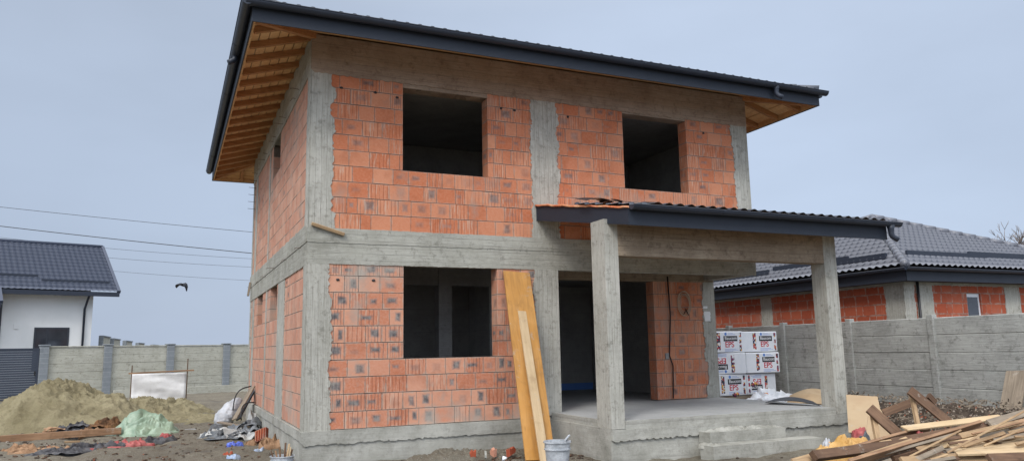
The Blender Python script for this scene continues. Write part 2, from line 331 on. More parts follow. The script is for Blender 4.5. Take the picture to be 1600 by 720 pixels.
def free(mb, name, mat, label, cat, group=None, smooth=False, bevel=0, origin=None, axis=None, recalc=False, kind=None):
    """a one-mesh thing whose object frame sits at origin with local X along axis"""
    o = mb.build(name, mat, None, smooth, recalc, bevel)
    place(o, origin, axis); return tag(o, label, cat, group, kind)
def place(o, origin=None, axis=None, up=None):
    me = o.data
    if origin is None:
        origin = sum((v.co for v in me.vertices), Vector())/len(me.vertices)
    T = Matrix.Translation(Vector(origin))
    if axis is not None:
        x = Vector(axis).normalized(); u = Vector((0,0,1)) if abs(x.z) < .95 else Vector((1,0,0)); y = u.cross(x).normalized(); z = x.cross(y)
        T = T @ Matrix((x, y, z)).transposed().to_4x4()
    me.transform(T.inverted()); o.matrix_world = T
def plank(name, mat, a, b, w, t, label=None, cat='plank', group=None, up=(0,0,1), bend=0, parent=None, bevel=.003):
    a = Vector(a); b = Vector(b); m = MB().bar(a, b, w, t, up, 4 if bend else 1, bend); o = m.build(name, mat, None, False, False, bevel)
    place(o, a, b-a)
    if parent:
        mw = o.matrix_world.copy(); o.parent = parent; o.matrix_basis = Matrix.Translation(-world_of(parent)) @ mw
    if label: tag(o, label, cat, group)
    return o
# ------------------------------------------------------------------ walls
def rows_clip(u0, u1, za, zb, ops):
    segs = [(u0, u1)]
    for (a, b, c, d) in ops:
        if zb > c+.06 and za < d-.06:
            n = []
            for s, e in segs:
                if b <= s or a >= e: n.append((s, e)); continue
                if a > s: n.append((s, a))
                if b < e: n.append((b, e))
            segs = n
    return segs
def brick_wall(F, u0, u1, z0, z1, ops, parent, rh=.25, bl=.325, th=.25, mat='brick', name='brick_wall', patch=True, seed=1):
    rg = random.Random(seed); mb = MB(); core = MB(); z = z0; k = 0
    while z < z1-.03:
        zt = min(z+rh, z1)
        for s, e in rows_clip(u0, u1, z, zt, ops):
            ins = .006; core.box(F, s+ins, e-ins, z, zt, -th+.01, -.007)
            x = s - (rg.random()*bl if s > u0 else (k % 2)*bl*.5 + rg.random()*.05)
            while x < e-.01:
                L = bl*rg.choice((1, 1, 1, .985, 1.02, .78, .5, .66)) ; a = max(x, s); b = min(x+L, e)
                if e-b < .05: b = e
                if b-a > .02:
                    g = .0035; dd = rg.uniform(-.002, .003)
                    mb.box(F, a+g, b-g, z+.0035+rg.uniform(0,.003), zt-.0035-rg.uniform(0,.003), -th, dd, (rg.random(), rg.random(), rg.random()), .0012)
                x = b if b == e else x+L
        z = zt; k += 1
    o = mb.build(name, mat, parent); c = core.build('mortar', 'mortar', o); return o
def jag(n, a, b, amp, rg, tooth=None):
    """a ragged line of offsets between heights a and b"""
    pts = []; t = a; base = rg.random()*amp; last = None
    while t < b:
        kk = int((t-a)/tooth) if tooth else 0
        if tooth and kk != last: base = rg.random()*amp; last = kk
        pts.append((t, base*.8 + rg.random()*amp*.45)); t += n*(.5+rg.random())
    pts.append((b, base)); return pts
def ragged(F, u0, u1, z0, z1, d0, d1, mat, parent, name, L=0, Rr=0, T=0, B=0, seed=0, tooth=.25, core=True):
    """cast concrete member with mortar fins running out over the neighbouring bricks"""
    rg = random.Random(seed); mb = MB()
    left = [(u0-o, z) for z, o in jag(.035, z0, z1, L, rg, tooth)] if L else [(u0, z0), (u0, z1)]
    right = [(u1+o, z) for z, o in jag(.035, z0, z1, Rr, rg, tooth)] if Rr else [(u1, z0), (u1, z1)]
    top = [(u, z1+o) for u, o in jag(.05, u0, u1, T, rg)][1:-1] if T else []
    bot = [(u, z0-o) for u, o in jag(.04, u0, u1, B, rg)][1:-1] if B else []
    pts = bot + right + top[::-1] + left[::-1]
    mb.prism(F, pts, -.012, d1)
    if core: mb.box(F, u0, u1, z0, z1, d0, -.013)
    return mb.build(name, mat, parent, recalc=True)
# ------------------------------------------------------------------ metal tile roofs
def tile_face(mb, A, e, up, L, run, pitch, cl, cr, wave=.2, course=.35, amp=.018, stp=.03, ns=6, wmax=None):
    """A eave corner, e unit along eave, up unit horizontal towards the ridge; cl/cr = hip cuts"""
    A = Vector(A); e = Vector(e).normalized(); up = Vector(up).normalized(); cp, sp = math.cos(pitch), math.sin(pitch)
    sl = (up*cp + Vector((0,0,sp))); nr = e.cross(sl).normalized()
    if nr.z < 0: nr = -nr
    nc = int(math.ceil(run/cp/course)); nu = int(L/wave*ns)
    rowsv = []
    for c in range(nc):
        rowsv.append((c*course, stp)); rowsv.append((min((c+1)*course, run/cp)-.002, 0.0))
    i = len(mb.v)
    for v, off in rowsv:
        h = v*cp
        for k in range(nu+1):
            u = L*k/nu; u = min(max(u, h*cl), L-h*cr)
            w = math.sin(2*math.pi*u/wave); w = (abs(w)**.8)*(1 if w > 0 else -1)*amp
            mb.v.append(A + e*u + sl*v + nr*(off+w))
    W = nu+1
    for r in range(len(rowsv)-1):
        h = rowsv[r][0]*cp
        for k in range(nu):
            ua, ub = L*k/nu, L*(k+1)/nu
            if ub <= h*cl or ua >= L-h*cr: continue
            mb.f.append((i+r*W+k, i+r*W+k+1, i+(r+1)*W+k+1, i+(r+1)*W+k)); mb.uv.append([(0,0)]*4); mb.c.append((0,0,0))
def gutter(mb, a, b, r=.07, out=(0,-1,0), lip=True):
    gutter_(mb, a, b, r, out, lip)
    a = Vector(a); b = Vector(b); L = (b-a).length; d = (b-a)/L; k = 1.6
    while k < L-.5: gutter_(mb, a+d*k-Vector(out)*.004+Vector((0,0,.002)), a+d*(k+.05)-Vector(out)*.004+Vector((0,0,.002)), r+.005, out, False); k += 2.45
def gutter_(mb, a, b, r=.07, out=(0,-1,0), lip=True):
    """half-round gutter from a to b (a,b = inner top edge)"""
    a = Vector(a); b = Vector(b); out = Vector(out); n = 10; th = .004
    prof = [(r*(1-math.cos(math.pi*k/n)), -r*math.sin(math.pi*k/n)) for k in range(n+1)]
    prof2 = [(r + (r-th)*(-math.cos(math.pi*k/n)), -(r-th)*math.sin(math.pi*k/n)+.0) for k in range(n+1)][::-1]
    P = prof + prof2; i = len(mb.v); m = len(P)
    for q in (a, b):
        for x, z in P: mb.v.append(q + out*x + Vector((0,0,z)))
    for k in range(m):
        l = (k+1) % m; mb.f.append((i+k, i+l, i+m+l, i+m+k)); mb.uv.append([(0,0)]*4); mb.c.append((0,0,0))
    for q, o in ((a, 0), (b, m)):                              # stop ends
        c = len(mb.v); mb.v += [q + out*x + Vector((0,0,z)) for x, z in prof]; mb.f.append(tuple(range(c, c+n+1))); mb.uv.append([(0,0)]*(n+1)); mb.c.append((0,0,0))
    if lip: mb.tube([a+out*2*r, b+out*2*r], .009, 6)
def outlet(mb, p, out=(0,-1,0), r=.045, drop=.12, kick=(1,-.2,0), kl=.13):
    p = Vector(p); kick = Vector(kick).normalized(); q = [p, p-Vector((0,0,drop*.5)), p-Vector((0,0,drop))]
    for k in range(1, 7):
        a = k/6*R(65); q.append(p-Vector((0,0,drop)) + kick*(.09*(1-math.cos(a))) - Vector((0,0,.09*math.sin(a))))
    q.append(q[-1] + (q[-1]-q[-2]).normalized()*kl*.5)
    mb.tube(q, [r*1.5, r*1.15]+[r]*(len(q)-2), 12)
# ------------------------------------------------------------------ soft heaps
def fnz(x, y, z=0): return noise.noise(Vector((x, y, z)))
def ridge(x, y, z, o=4):
    s = 0; a = 1; f = 1
    for k in range(o): s += a*(1-abs(noise.noise(Vector((x*f, y*f, z+k*3)))*2)); a *= .5; f *= 2.1
    return s
def heap(c, rx, ry, h, rot=0, seed=0, folds=.06, fs=4.0, out=.25, pw=.55, n=44, m=96, bumps=None, gz=None, cloth=True):
    """crumpled sheet or loose heap draped over the ground"""
    mb = MB(); c = Vector(c); i0 = 0; cr, sr = math.cos(rot), math.sin(rot); V = []
    for k in range(n+1):
        rr = k/n
        for q in range(m):
            a = 2*math.pi*q/m; o = 1+out*(noise.noise(Vector((math.cos(a)*1.3+seed, math.sin(a)*1.3, seed*.7)))*1.6+.5*noise.noise(Vector((math.cos(a)*4+seed, math.sin(a)*4, seed))))
            x, y = math.cos(a)*rr*o, math.sin(a)*rr*o
            X, Y = x*rx, y*ry
            pk = max(0, 1-rr*rr)**pw
            hh = h*pk*(.78+.45*noise.noise(Vector((x*1.7+seed*3, y*1.7, seed))))
            if bumps:
                sm_ = sum(math.exp(14*bh*max(0, 1-((x-bx)**2+(y-by)**2)/br**2)**.5) for bx, by, br, bh in bumps); hh = (math.log(sm_)-math.log(len(bumps)))/14*min(1, (1-rr)*6)
            wx_ = noise.noise(Vector((X*fs*.5, Y*fs*.5, seed+5)))*1.2; wy_ = noise.noise(Vector((X*fs*.5, Y*fs*.5, seed+8)))*1.2
            if cloth: fo = (abs(noise.noise(Vector((X*fs*.55+wx_, Y*fs*.8+wy_, seed))))*3.0 + abs(noise.noise(Vector((X*fs*1.5+wx_*2, Y*fs*1.7+wy_*2, seed+2))))*1.4 + abs(noise.noise(Vector((X*fs*4+wx_*3, Y*fs*4+wy_*3, seed+3))))*.5 - .95)
            else: fo = ridge(X*fs+seed, Y*fs, seed)-1.1
            hh += folds*fo*min(1, (1-rr)*5)*(.35+pk)
            if k >= n-1: hh = -.04 if k == n else .012
            w = Vector((X*cr-Y*sr, X*sr+Y*cr, 0)) + c
            w.x += folds*.6*noise.noise(Vector((X*fs*1.5, Y*fs*1.5, seed+9))); w.y += folds*.6*noise.noise(Vector((X*fs*1.5, Y*fs*1.5, seed+19)))
            w.z += hh
            V.append(w)
    mb.v = V
    for k in range(n):
        for q in range(m):
            p = (q+1) % m; mb.f.append((k*m+q, (k+1)*m+q, (k+1)*m+p, k*m+p)); mb.uv.append([(0,0)]*4); mb.c.append((0,0,0))
    return mb
def rock(c, r, seed, sx=1, sy=1, sz=.7):
    bm = bmesh.new(); bmesh.ops.create_icosphere(bm, subdivisions=2, radius=1); mb = MB(); c = Vector(c)
    mb.v = [c + Vector((v.co.x*sx, v.co.y*sy, v.co.z*sz))*r*(1+.35*noise.noise(v.co*1.3+Vector((seed, 0, 0)))) for v in bm.verts]
    for f in bm.faces: mb.f.append(tuple(v.index for v in f.verts)); mb.uv.append([(0,0)]*3); mb.c.append((0,0,0))
    bm.free(); return mb
def text_mesh(s, size, F, u, z, d, mat, parent, name, flip=False, bold=.0):
    cu = bpy.data.curves.new('t', 'FONT'); cu.body = s; cu.size = size; cu.extrude = .0015; cu.offset = bold
    o = bpy.data.objects.new('t', cu); COL.objects.link(o); dg = bpy.context.evaluated_depsgraph_get(); dg.update()
    me = bpy.data.meshes.new_from_object(o.evaluated_get(dg)); bpy.data.objects.remove(o)
    sg = -1 if flip else 1
    T = Matrix((F.u*sg, Vector((0,0,sg)), F.n)).transposed().to_4x4(); T.translation = F.p(u, z, d)-world_of(parent)
    me.transform(T); me.materials.clear(); me.materials.append(MAT[mat]); q = bpy.data.objects.new(name, me); COL.objects.link(q); q.parent = parent; return q

def limp_sheet(c, lx, ly, rz, seed, mat, label, cat, tilt=0, amp=.06, sag=.5, group=None, name='crumpled_sheet', th=.006):
    """a thin crumpled sheet lying over what is under it"""
    m = MB(); n = 34; ca, sa = math.cos(rz), math.sin(rz)
    for r in range(n+1):
        for q in range(n+1):
            u, v = q/n-.5, r/n-.5; x, y = u*lx, v*ly
            e = 1+.18*noise.noise(Vector((u*3+seed, v*3, 1))); x *= e; y *= 1+.18*noise.noise(Vector((u*3, v*3+seed, 2)))
            wv = noise.noise(Vector((x*2, y*2, seed+4)))*.8
            z = amp*(2.2*abs(noise.noise(Vector((x*2.6+wv, y*4.2+wv, seed)))) + 1.0*abs(noise.noise(Vector((x*7+wv, y*8, seed+1)))) - .7) - sag*(u*u+v*v)*min(lx, ly)*.5 + tilt*x
            m.v.append(Vector(c)+Vector((x*ca-y*sa, x*sa+y*ca, max(z, .012-c[2]))))
    for r in range(n):
        for q in range(n): m.f.append((r*(n+1)+q, r*(n+1)+q+1, (r+1)*(n+1)+q+1, (r+1)*(n+1)+q)); m.uv.append([(0,0)]*4); m.c.append((0,0,0))
    o = m.build(name, mat); md = o.modifiers.new('s', 'SOLIDIFY'); md.thickness = th; place(o, c); return tag(o, label, cat, group)
def sack(a, b, r, seed, mat, label, cat='sack', name='sack'):
    a, b = Vector(a), Vector(b); d = b-a; L = d.length; x = d.normalized(); y = Vector((0,0,1)).cross(x).normalized(); z = x.cross(y); m = MB(); n, s = 36, 44
    for k in range(n+1):
        t = k/n; rr = r*(math.sin(math.pi*min(1, max(0, t)))**.42)*(1.12-.35*t)
        for q in range(s):
            an = 2*math.pi*q/s; p = Vector((t*L, math.cos(an)*rr, math.sin(an)*rr*.8))
            f = 1+.16*(abs(noise.noise(p*5+Vector((seed,0,0))))*2-.6)+.1*(abs(noise.noise(p*13+Vector((seed,0,0))))*2-.6); p.y *= f; p.z *= f
            m.v.append(a+x*p.x+y*p.y+z*p.z)
    for k in range(n):
        for q in range(s): w_ = (q+1) % s; m.f.append((k*s+q, k*s+w_, (k+1)*s+w_, (k+1)*s+q)); m.uv.append([(0,0)]*4); m.c.append((0,0,0))
    o = m.build(name, mat, None, True, recalc=True); place(o, a); return tag(o, label, cat)
# ------------------------------------------------------------------ the unfinished house
P0, Z1, Z2, Z3, ZT, W, D = .45, 2.95, 3.476, 5.976, 6.55, 8.57, 8.78
H = thing('unfinished_house', 'two storey unfinished house of orange hollow bricks and raw concrete with dark eaves', 'house')
FF = Fr((0,0,0), (1,0,0), (0,-1,0)); FS = Fr((0,0,0), (0,1,0), (-1,0,0)); FR_ = Fr((W,0,0), (0,1,0), (1,0,0)); FB = Fr((0,D,0), (1,0,0), (0,1,0)); F2 = Fr((0,1.3,0), (1,0,0), (0,-1,0))
brick_wall(FF, .27, 3.82, P0+.04, Z1, [(1.48, 3.07, 1.5, Z1+.1)], H, rh=.2525, seed=3)
brick_wall(FF, .27, 8.27, Z2, Z3, [(1.46, 2.94, 4.476, 5.86), (5.65, 7.08, 4.476, 5.9)], H, seed=11, mat='brick_up')
ys = lambda x, y: onp(x, y, 0, 0).y
c1a, c1b = 5.15, 5.55; c2a, c2b = ys(444,500), ys(434,500)
brick_wall(FS, .24, D-.2, P0+.04, Z1, [(3.5, 4.6, 2.25, Z1+.1), (6.0, 7.0, 2.25, Z1+.1)], H, rh=.2525, mat='brick_side', seed=21)
brick_wall(FS, .24, D-.2, Z2, Z3, [(3.62, 4.75, 5.2, Z3+.1)], H, mat='brick_side', seed=22)
brick_wall(FR_, 1.3, D-.2, P0+.04, Z1, [], H, rh=.2525, seed=31)
brick_wall(FR_, .2, D-.2, Z2, Z3, [], H, seed=32)
brick_wall(FB, .2, W-.2, P0+.04, Z1, [(2, 3.5, 1.5, Z1+.1)], H, rh=.2525, seed=41)
brick_wall(FB, .2, W-.2, Z2, Z3, [], H, seed=42)
brick_wall(F2, 7.05, 8.34, .56, 2.92, [], H, rh=.262, seed=51, mat='brick_up')
brick_wall(F2, 4.2, 4.5, .56, 2.92, [], H, rh=.262, seed=52, mat='brick_up')
brick_wall(Fr((4.2,0,0), (0,1,0), (1,0,0)), .1, 1.3, .56, 2.92, [], H, rh=.262, seed=53, mat='brick_up')
# plinth
m = MB(); m.box(FF, -.02, 4.0, -.4, P0, -.3, .02); m.box(FS, .31, D, -.4, P0, -.3, .02); m.box(FR_, 1.3, D, -.4, P0, -.3, .02); m.box(FB, .31, W-.31, -.4, P0, -.3, .02)
m.build('plinth', 'conc_plinth', H)
ragged(FF, -.05, 4.0, .335, P0+.035, -.05, .045, 'conc_plinth', H, 'plinth_ledge', B=.06, seed=5)
ragged(FS, -.03, D, .38, P0+.03, -.05, .04, 'conc_plinth', H, 'plinth_ledge', B=.05, seed=6)
# columns
def col(F, u0, u1, z0, z1, L, Rr, seed, d0=-.24, d1=.014, mat='conc_v'): return ragged(F, u0, u1, z0, z1, d0, d1, mat, H, 'concrete_column', L=L, Rr=Rr, seed=seed)
for (a, b, s) in ((P0+.03, Z1, 1), (Z2, Z3, 2)):
    col(FF, -.006, .28, a, b, 0, .10, s); o = ragged(FS, -.008, .25, a, b, -.02, .018, 'conc_v', H, 'concrete_column', Rr=.05, seed=s+10, core=False)
    col(FB, .0, .25, a, b, 0, .05, s+20); col(FB, W-.25, W, a, b, .05, 0, s+30)
    col(FS, c1a, c1a+.12, a, b, .03, .03, s+40, -.1, .012); 
    col(FS, 7.75, 8.1, a, b, .04, .04, s+50, -.1, .010)
    col(FS, D-.25, D-.015, a, b, .04, 0, s+60, -.1, .012)
col(FS, c2a, c2b, P0+.03, Z1, .05, .05, 71, -.1, .010)
col(FF, 3.79, 4.21, P0+.06, Z1, .08, .0, 81); col(FF, 3.80, 4.22, Z2, Z3, .09, .09, 82)
col(FF, 8.25, W, Z2, Z3, .09, 0, 83); col(F2, 8.34, W+.002, .55, 2.92, .09, 0, 84)
# beams
ragged(FF, -.014, W+.002, Z1, Z1+.31, -.25, .016, 'conc_h', H, 'concrete_beam', B=.02, seed=101)
ragged(FF, -.022, W+.008, Z1+.318, Z2, -.25, .024, 'conc_h', H, 'slab_edge', B=.025, T=.02, seed=102)
ragged(FS, .02, D, Z1, Z1+.31, -.25, .020, 'conc_h', H, 'concrete_beam', B=.03, seed=103)
ragged(FS, .02, D, Z1+.318, Z2, -.25, .03, 'conc_h', H, 'slab_edge', T=.06, B=.02, seed=104)
m = MB(); m.box(FR_, .26, D, Z1, Z2, -.25, .01); m.build('concrete_beam', 'conc_h', H); m = MB(); m.box(FB, .26, W-.26, Z1, Z2, -.25, .01); m.build('concrete_beam', 'conc_h', H)
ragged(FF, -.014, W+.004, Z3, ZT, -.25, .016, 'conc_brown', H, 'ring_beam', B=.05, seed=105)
ragged(FS, .02, D, Z3, ZT, -.25, .020, 'conc_h', H, 'ring_beam', B=.05, seed=106)
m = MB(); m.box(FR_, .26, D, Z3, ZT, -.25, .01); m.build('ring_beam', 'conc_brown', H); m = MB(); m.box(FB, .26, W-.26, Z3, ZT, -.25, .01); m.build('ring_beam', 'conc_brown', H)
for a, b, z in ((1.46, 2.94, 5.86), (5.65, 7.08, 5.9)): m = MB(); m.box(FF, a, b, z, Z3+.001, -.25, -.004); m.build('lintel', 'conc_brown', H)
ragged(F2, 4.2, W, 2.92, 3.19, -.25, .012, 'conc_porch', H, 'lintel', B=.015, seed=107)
# slabs and inner walls
def inner(name, x0, x1, y0, y1, z0, z1, mat='conc_in'): m = MB(); m.abox(x0, x1, y0, y1, z0, z1); return m.build(name, mat, H)
inner('floor_slab', .26, W-.26, .27, D-.26, .2, .5); inner('floor_slab', 4.25, W-.26, 1.32, 5.98, .501, .549, 'conc_slab')
inner('ceiling_slab', .26, W-.26, .27, D-.26, 3.2, 3.46); inner('ceiling_slab', .26, W-.26, .27, D-.26, 6.02, 6.2)
inner('inner_wall', .27, 4.4, 4.4, 4.6, .5, 3.19); inner('inner_wall', 4.4, W-.27, 6.0, 6.2, .5, 3.19); inner('inner_wall', .27, W-.27, 3.9, 4.1, 3.47, 6.01)
inner('inner_lining', W-.275, W-.252, 1.57, 5.98, .55, 3.19); inner('inner_lining', W-.275, W-.252, .28, 3.88, 3.47, 6.01); inner('inner_lining', .252, .275, .28, 3.55, 3.47, 6.01)
inner('inner_wall', 4.25, 4.4, 3.2, 4.39, .551, 3.19)
q = onp(696, 500, 1, 2.3); inner('inner_column', q.x-.13, q.x+.13, 2.3, 2.56, .5, 3.19); inner('inner_beam', .27, 4.19, 2.33, 2.5, 2.85, 3.19)
m = MB(); m.box(Fr((0,6.0,0), (1,0,0), (0,-1,0)), 4.45, W-.28, .55, .72, .002, .006); m.build('membrane_strip', 'ink_blue', H)
# porch
FP = Fr((0,-1.95,0), (1,0,0), (0,-1,0))
ragged(FP, 3.98, 4.215, .45, 3.50, -.38, .004, 'conc_v', H, 'porch_column', seed=201)
ragged(FP, 8.33, 8.61, .45, 3.50, -.30, .004, 'conc_v', H, 'porch_column', seed=202)
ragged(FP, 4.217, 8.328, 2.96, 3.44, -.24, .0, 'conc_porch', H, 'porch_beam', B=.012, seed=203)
FPL = Fr((4.02,-1.95,0), (0,1,0), (-1,0,0))
m = MB(); m.abox(4.03, 8.6, -1.93, 1.28, .42, .552); sl = m.build('porch_slab', 'conc_slab', H)
ragged(FP, 4.22, 8.32, .445, .556, -.06, .006, 'conc_plinth', sl, 'slab_rim', B=.04, T=.008, seed=204)
ragged(FPL, .385, 1.93, .44, .556, -.06, .004, 'conc_plinth', sl, 'slab_rim', B=.05, T=.008, seed=205)
m = MB(); m.box(FP, 3.975, 8.62, -.4, .448, -.3, -.012); m.box(Fr((3.99,-1.95,0), (0,1,0), (-1,0,0)), .3, 1.92, -.4, .45, -.2, .0); m.box(Fr((8.62,-1.95,0), (0,1,0), (1,0,0)), .3, 3.2, -.4, .45, -.2, -.004)
m.build('porch_plinth', 'conc_plinth', H)
ragged(FP, 3.985, 8.63, .30, .442, -.03, .02, 'conc_plinth', H, 'plinth_ledge', B=.07, seed=206)
FT = Fr((0,-2.22,0), (1,0,0), (0,-1,0)); FT2 = Fr((0,-2.54,0), (1,0,0), (0,-1,0))
ragged(FT, 5.5, 6.95, -.1, .335, -.26, .0, 'conc_plinth', H, 'step', T=.006, seed=207)
ragged(FT2, 5.3, 7.38, -.1, .185, -.30, .0, 'conc_plinth', H, 'step', T=.006, seed=208)
m = heap((6.2, -2.05, .33), .72, .10, .05, 0, 5, .03, 9, .2, .5, 16, 90, cloth=False); m.build('spilled_concrete', 'conc_plinth', H, True)
m = heap((5.42, -2.32, .17), .11, .2, .04, 0, 8, .02, 9, .2, .5, 14, 50, cloth=False); m.build('spilled_concrete', 'conc_plinth', H, True)
# porch roof: a monopitch against the wall
yR, zR, zW = -2.45, 3.58, 4.03
pr = MB(); pp = math.atan2(zW-zR, 2.45)
tile_face(pr, (4.55, yR-.03, zR+.07), (1,0,0), (0,1,0), 4.78, 2.46, pp, 0, 0, ns=8)
proof = pr.build('porch_roof', 'tile_h', H, True)
m = MB(); F = Fr((3.82,0,0), ((4.1-3.82), -2.45, 0), (-1,-.1,0)); Ls = math.hypot(.28, 2.45)
m.prism(F, [(0, zW-.25), (Ls, zR-.24), (Ls, zR), (0, zW)], -.02, .0); m.build('side_fascia', 'fascia', proof, recalc=True)
m = MB(); m.box(Fr((0,yR,0), (1,0,0), (0,-1,0)), 4.1, 9.30, zR-.24, zR, -.02, .0); m.build('front_fascia', 'fascia', proof)
m = MB(); F = Fr((9.3,yR,0), (0,1,0), (1,0,0)); m.prism(F, [(0, zR-.24), (2.45, zW-.25), (2.45, zW), (0, zR)], -.02, .0); m.build('side_fascia', 'fascia', proof, recalc=True)
m = MB()
for (x0, x1, dz, th) in ((3.9, 9.28, 0, .03),):
    A = [Vector((4.13, yR+.02, zR-.01)), Vector((9.28, yR+.02, zR-.01)), Vector((9.28, -.03, zW-.01)), Vector((3.85, -.03, zW-.01))]
    i = len(m.v); m.v += A + [a-Vector((0,0,.03)) for a in A]
    for f in ((0,1,2,3), (7,6,5,4), (0,4,5,1), (1,5,6,2), (2,6,7,3), (3,7,4,0)): m.f.append(tuple(i+q for q in f)); m.uv.append([(0,0)]*4); m.c.append((0,0,0))
m.build('roof_boarding', 'soffit', proof)
m = MB(); A = [(4.07, yR-.02, zR+.005), (4.62, yR-.02, zR+.005), (4.62, -.03, zW+.005), (3.79, -.03, zW+.005)]; n = 24
for r in range(n+1):
    for c in range(9):
        t, s = r/n, c/8; a = Vector(A[0]).lerp(Vector(A[3]), t); b = Vector(A[1]).lerp(Vector(A[2]), t); q = a.lerp(b, s)
        m.v.append(q + Vector((0, 0, .022+.02*fnz(q.x*6, q.y*6, 3) + .012*fnz(q.x*20, q.y*17, 5))))
for r in range(n):
    for c in range(8): m.f.append((r*9+c, r*9+c+1, r*9+c+10, r*9+c+9)); m.uv.append([(0,0)]*4); m.c.append((0,0,0))
o = m.build('roof_membrane', 'membrane', proof, True); md = o.modifiers.new('s', 'SOLIDIFY'); md.thickness = .028; md.offset = -1
m = MB(); gutter(m, (4.10, yR-.022, zR+.035), (9.52, yR-.022, zR+.035), .068); g = m.build('gutter', 'gutter', proof, True)
m = MB(); outlet(m, (9.30, yR-.09, zR-.01), (0,-1,0), .045, .13, (1,-.35,0)); m.build('outlet_pipe', 'gutter', proof, True)
# coloured rafters of the main roof
x0, x1, y0, y1, ze = -.97, 9.54, -.97, 9.75, 6.19; TP = .3; rp = math.atan(TP)
rt = MB(); ex = .05; zt = ze+.29
A0 = (x0-ex, y0-ex); LX = x1-x0+2*ex; LY = y1-y0+2*ex; run = LX/2
tile_face(rt, (x0-ex, y0-ex, zt), (1,0,0), (0,1,0), LX, run, rp, 1, 1)
tile_face(rt, (x0-ex, y1+ex, zt), (0,-1,0), (1,0,0), LY, run, rp, 1, 1)
tile_face(rt, (x1+ex, y0-ex, zt), (0,1,0), (-1,0,0), LY, run, rp, 1, 1)
tile_face(rt, (x1+ex, y1+ex, zt), (-1,0,0), (0,-1,0), LX, run, rp, 1, 1)
roof = rt.build('tiled_roof', 'tile_h', H, True)
for sx, sy in ((0,0), (1,0), (0,1), (1,1)):
    a = Vector(((x0-ex, x1+ex)[sx], (y0-ex, y1+ex)[sy], zt+.03)); d = Vector((1-2*sx, 1-2*sy, TP)); m = MB()
    for k in range(18):
        p = a + d*(.02+k*.29); q = a + d*(.02+k*.29+.30); m.tube([p, q], [.085, .07], 10)
    m.build('hip_cap', 'tile_h', roof, True)
for nm, F, L in (('fascia_board', Fr((x0,y0,0), (1,0,0), (0,-1,0)), x1-x0), ('fascia_board', Fr((x0,y0,0), (0,1,0), (-1,0,0)), y1-y0), ('fascia_board', Fr((x1,y0,0), (0,1,0), (1,0,0)), y1-y0), ('fascia_board', Fr((x0,y1,0), (1,0,0), (0,1,0)), x1-x0)):
    e = .024 if F.n.x else 0
    m = MB(); m.box(F, .0-(.0 if F.n.x else .024), L+(0 if F.n.x else .024), ze, ze+.25, .0, .022); m.build(nm, 'fascia', roof)
    m = MB(); m.box(F, .01, L-.01, ze+.012, ze+.15, -.03, -.003); m.build('eaves_board', 'soffit', roof)
for nm, A, e, up, L in (('f', (x0,y0), (1,0), (0,1), x1-x0), ('l', (x0,y0), (0,1), (1,0), y1-y0), ('r', (x1,y0), (0,1), (-1,0), y1-y0), ('b', (x0,y1), (1,0), (0,-1), x1-x0)):
    m = MB(); e = Vector((*e, 0)); up = Vector((*up, 0)); rg = random.Random(nm)
    for k in range(9):
        h = .02+k*.145; a = h+.004; u = h+.02; 
        while u < L-h-.05:
            ln = rg.choice((2.2, 3.0, 1.6, 3.6)); v = min(u+ln, L-h-.02)
            c0 = Vector((A[0], A[1], ze+.115+TP*(h+.07))) + up*(h+.07); jz = rg.uniform(-.004, .004)
            i = len(m.v); m.bar(c0+e*u+Vector((0,0,jz)), c0+e*(v-.006)+Vector((0,0,jz)), .138+rg.uniform(-.006, .002), .022, (up*-TP+Vector((0,0,1))).normalized())
            r = rg.random()
            for q in range(6): m.c[-1-q] = (r, r, r)
            u = v
    m.build('roof_boarding', 'soffit', roof)
def rafter(a, b, w=.075, t=.095): 
    m = MB().bar(a, b, w, t); o = m.build('rafter', 'rafter', roof); return o
zr = lambda h: ze+.052+TP*h
y = y0+.45
while y < y1-.3:
    for X, sg in ((x0, 1), (x1, -1)):
        lim = min(y-y0, y1-y, 1.25)
        rafter((X+sg*.04, y, zr(.04)), (X+sg*lim, y, zr(lim)))
    y += .61
x = x0+.7
while x < x1-.3:
    for Y, sg in ((y1, -1),):
        lim = min(x-x0, x1-x, 1.25); rafter((x, Y+sg*.04, zr(.04)), (x, Y+sg*lim, zr(lim)))
    x += .8
for sx, sy in ((0,0), (1,0), (0,1), (1,1)):
    a = Vector(((x0, x1)[sx], (y0, y1)[sy], ze+.045)); d = Vector((1-2*sx, 1-2*sy, TP)); m = MB().bar(a+d*.04, a+d*1.2, .09, .10); m.build('hip_rafter', 'rafter', roof)
gz = ze+.262; m = MB(); gutter(m, (x0-.12, y0-.026, gz), (x1+.14, y0-.026, gz), .075); g1 = m.build('gutter', 'gutter', roof, True)
m = MB(); gutter(m, (x0-.026, y0-.15, gz-.004), (x0-.026, y1+.05, gz-.004), .075, (-1,0,0)); g2 = m.build('gutter', 'gutter', roof, True)
m = MB(); gutter(m, (x1+.026, y0+.02, gz-.004), (x1+.026, y1+.05, gz-.004), .075, (1,0,0)); g3 = m.build('gutter', 'gutter', roof, True)
q = onp(1213, 143, 1, y0-.1); m = MB(); outlet(m, (q.x, y0-.1, gz-.03), (0,-1,0), .045, .12, (.6,-.5,0)); m.build('outlet_pipe', 'gutter', roof, True)
q = onp(368, 90, 0, x0-.1); m = MB(); outlet(m, (x0-.1, q.y, gz-.03), (-1,0,0), .045, .05, (-1,-.1,0)); m.build('outlet_pipe', 'gutter', roof, True)
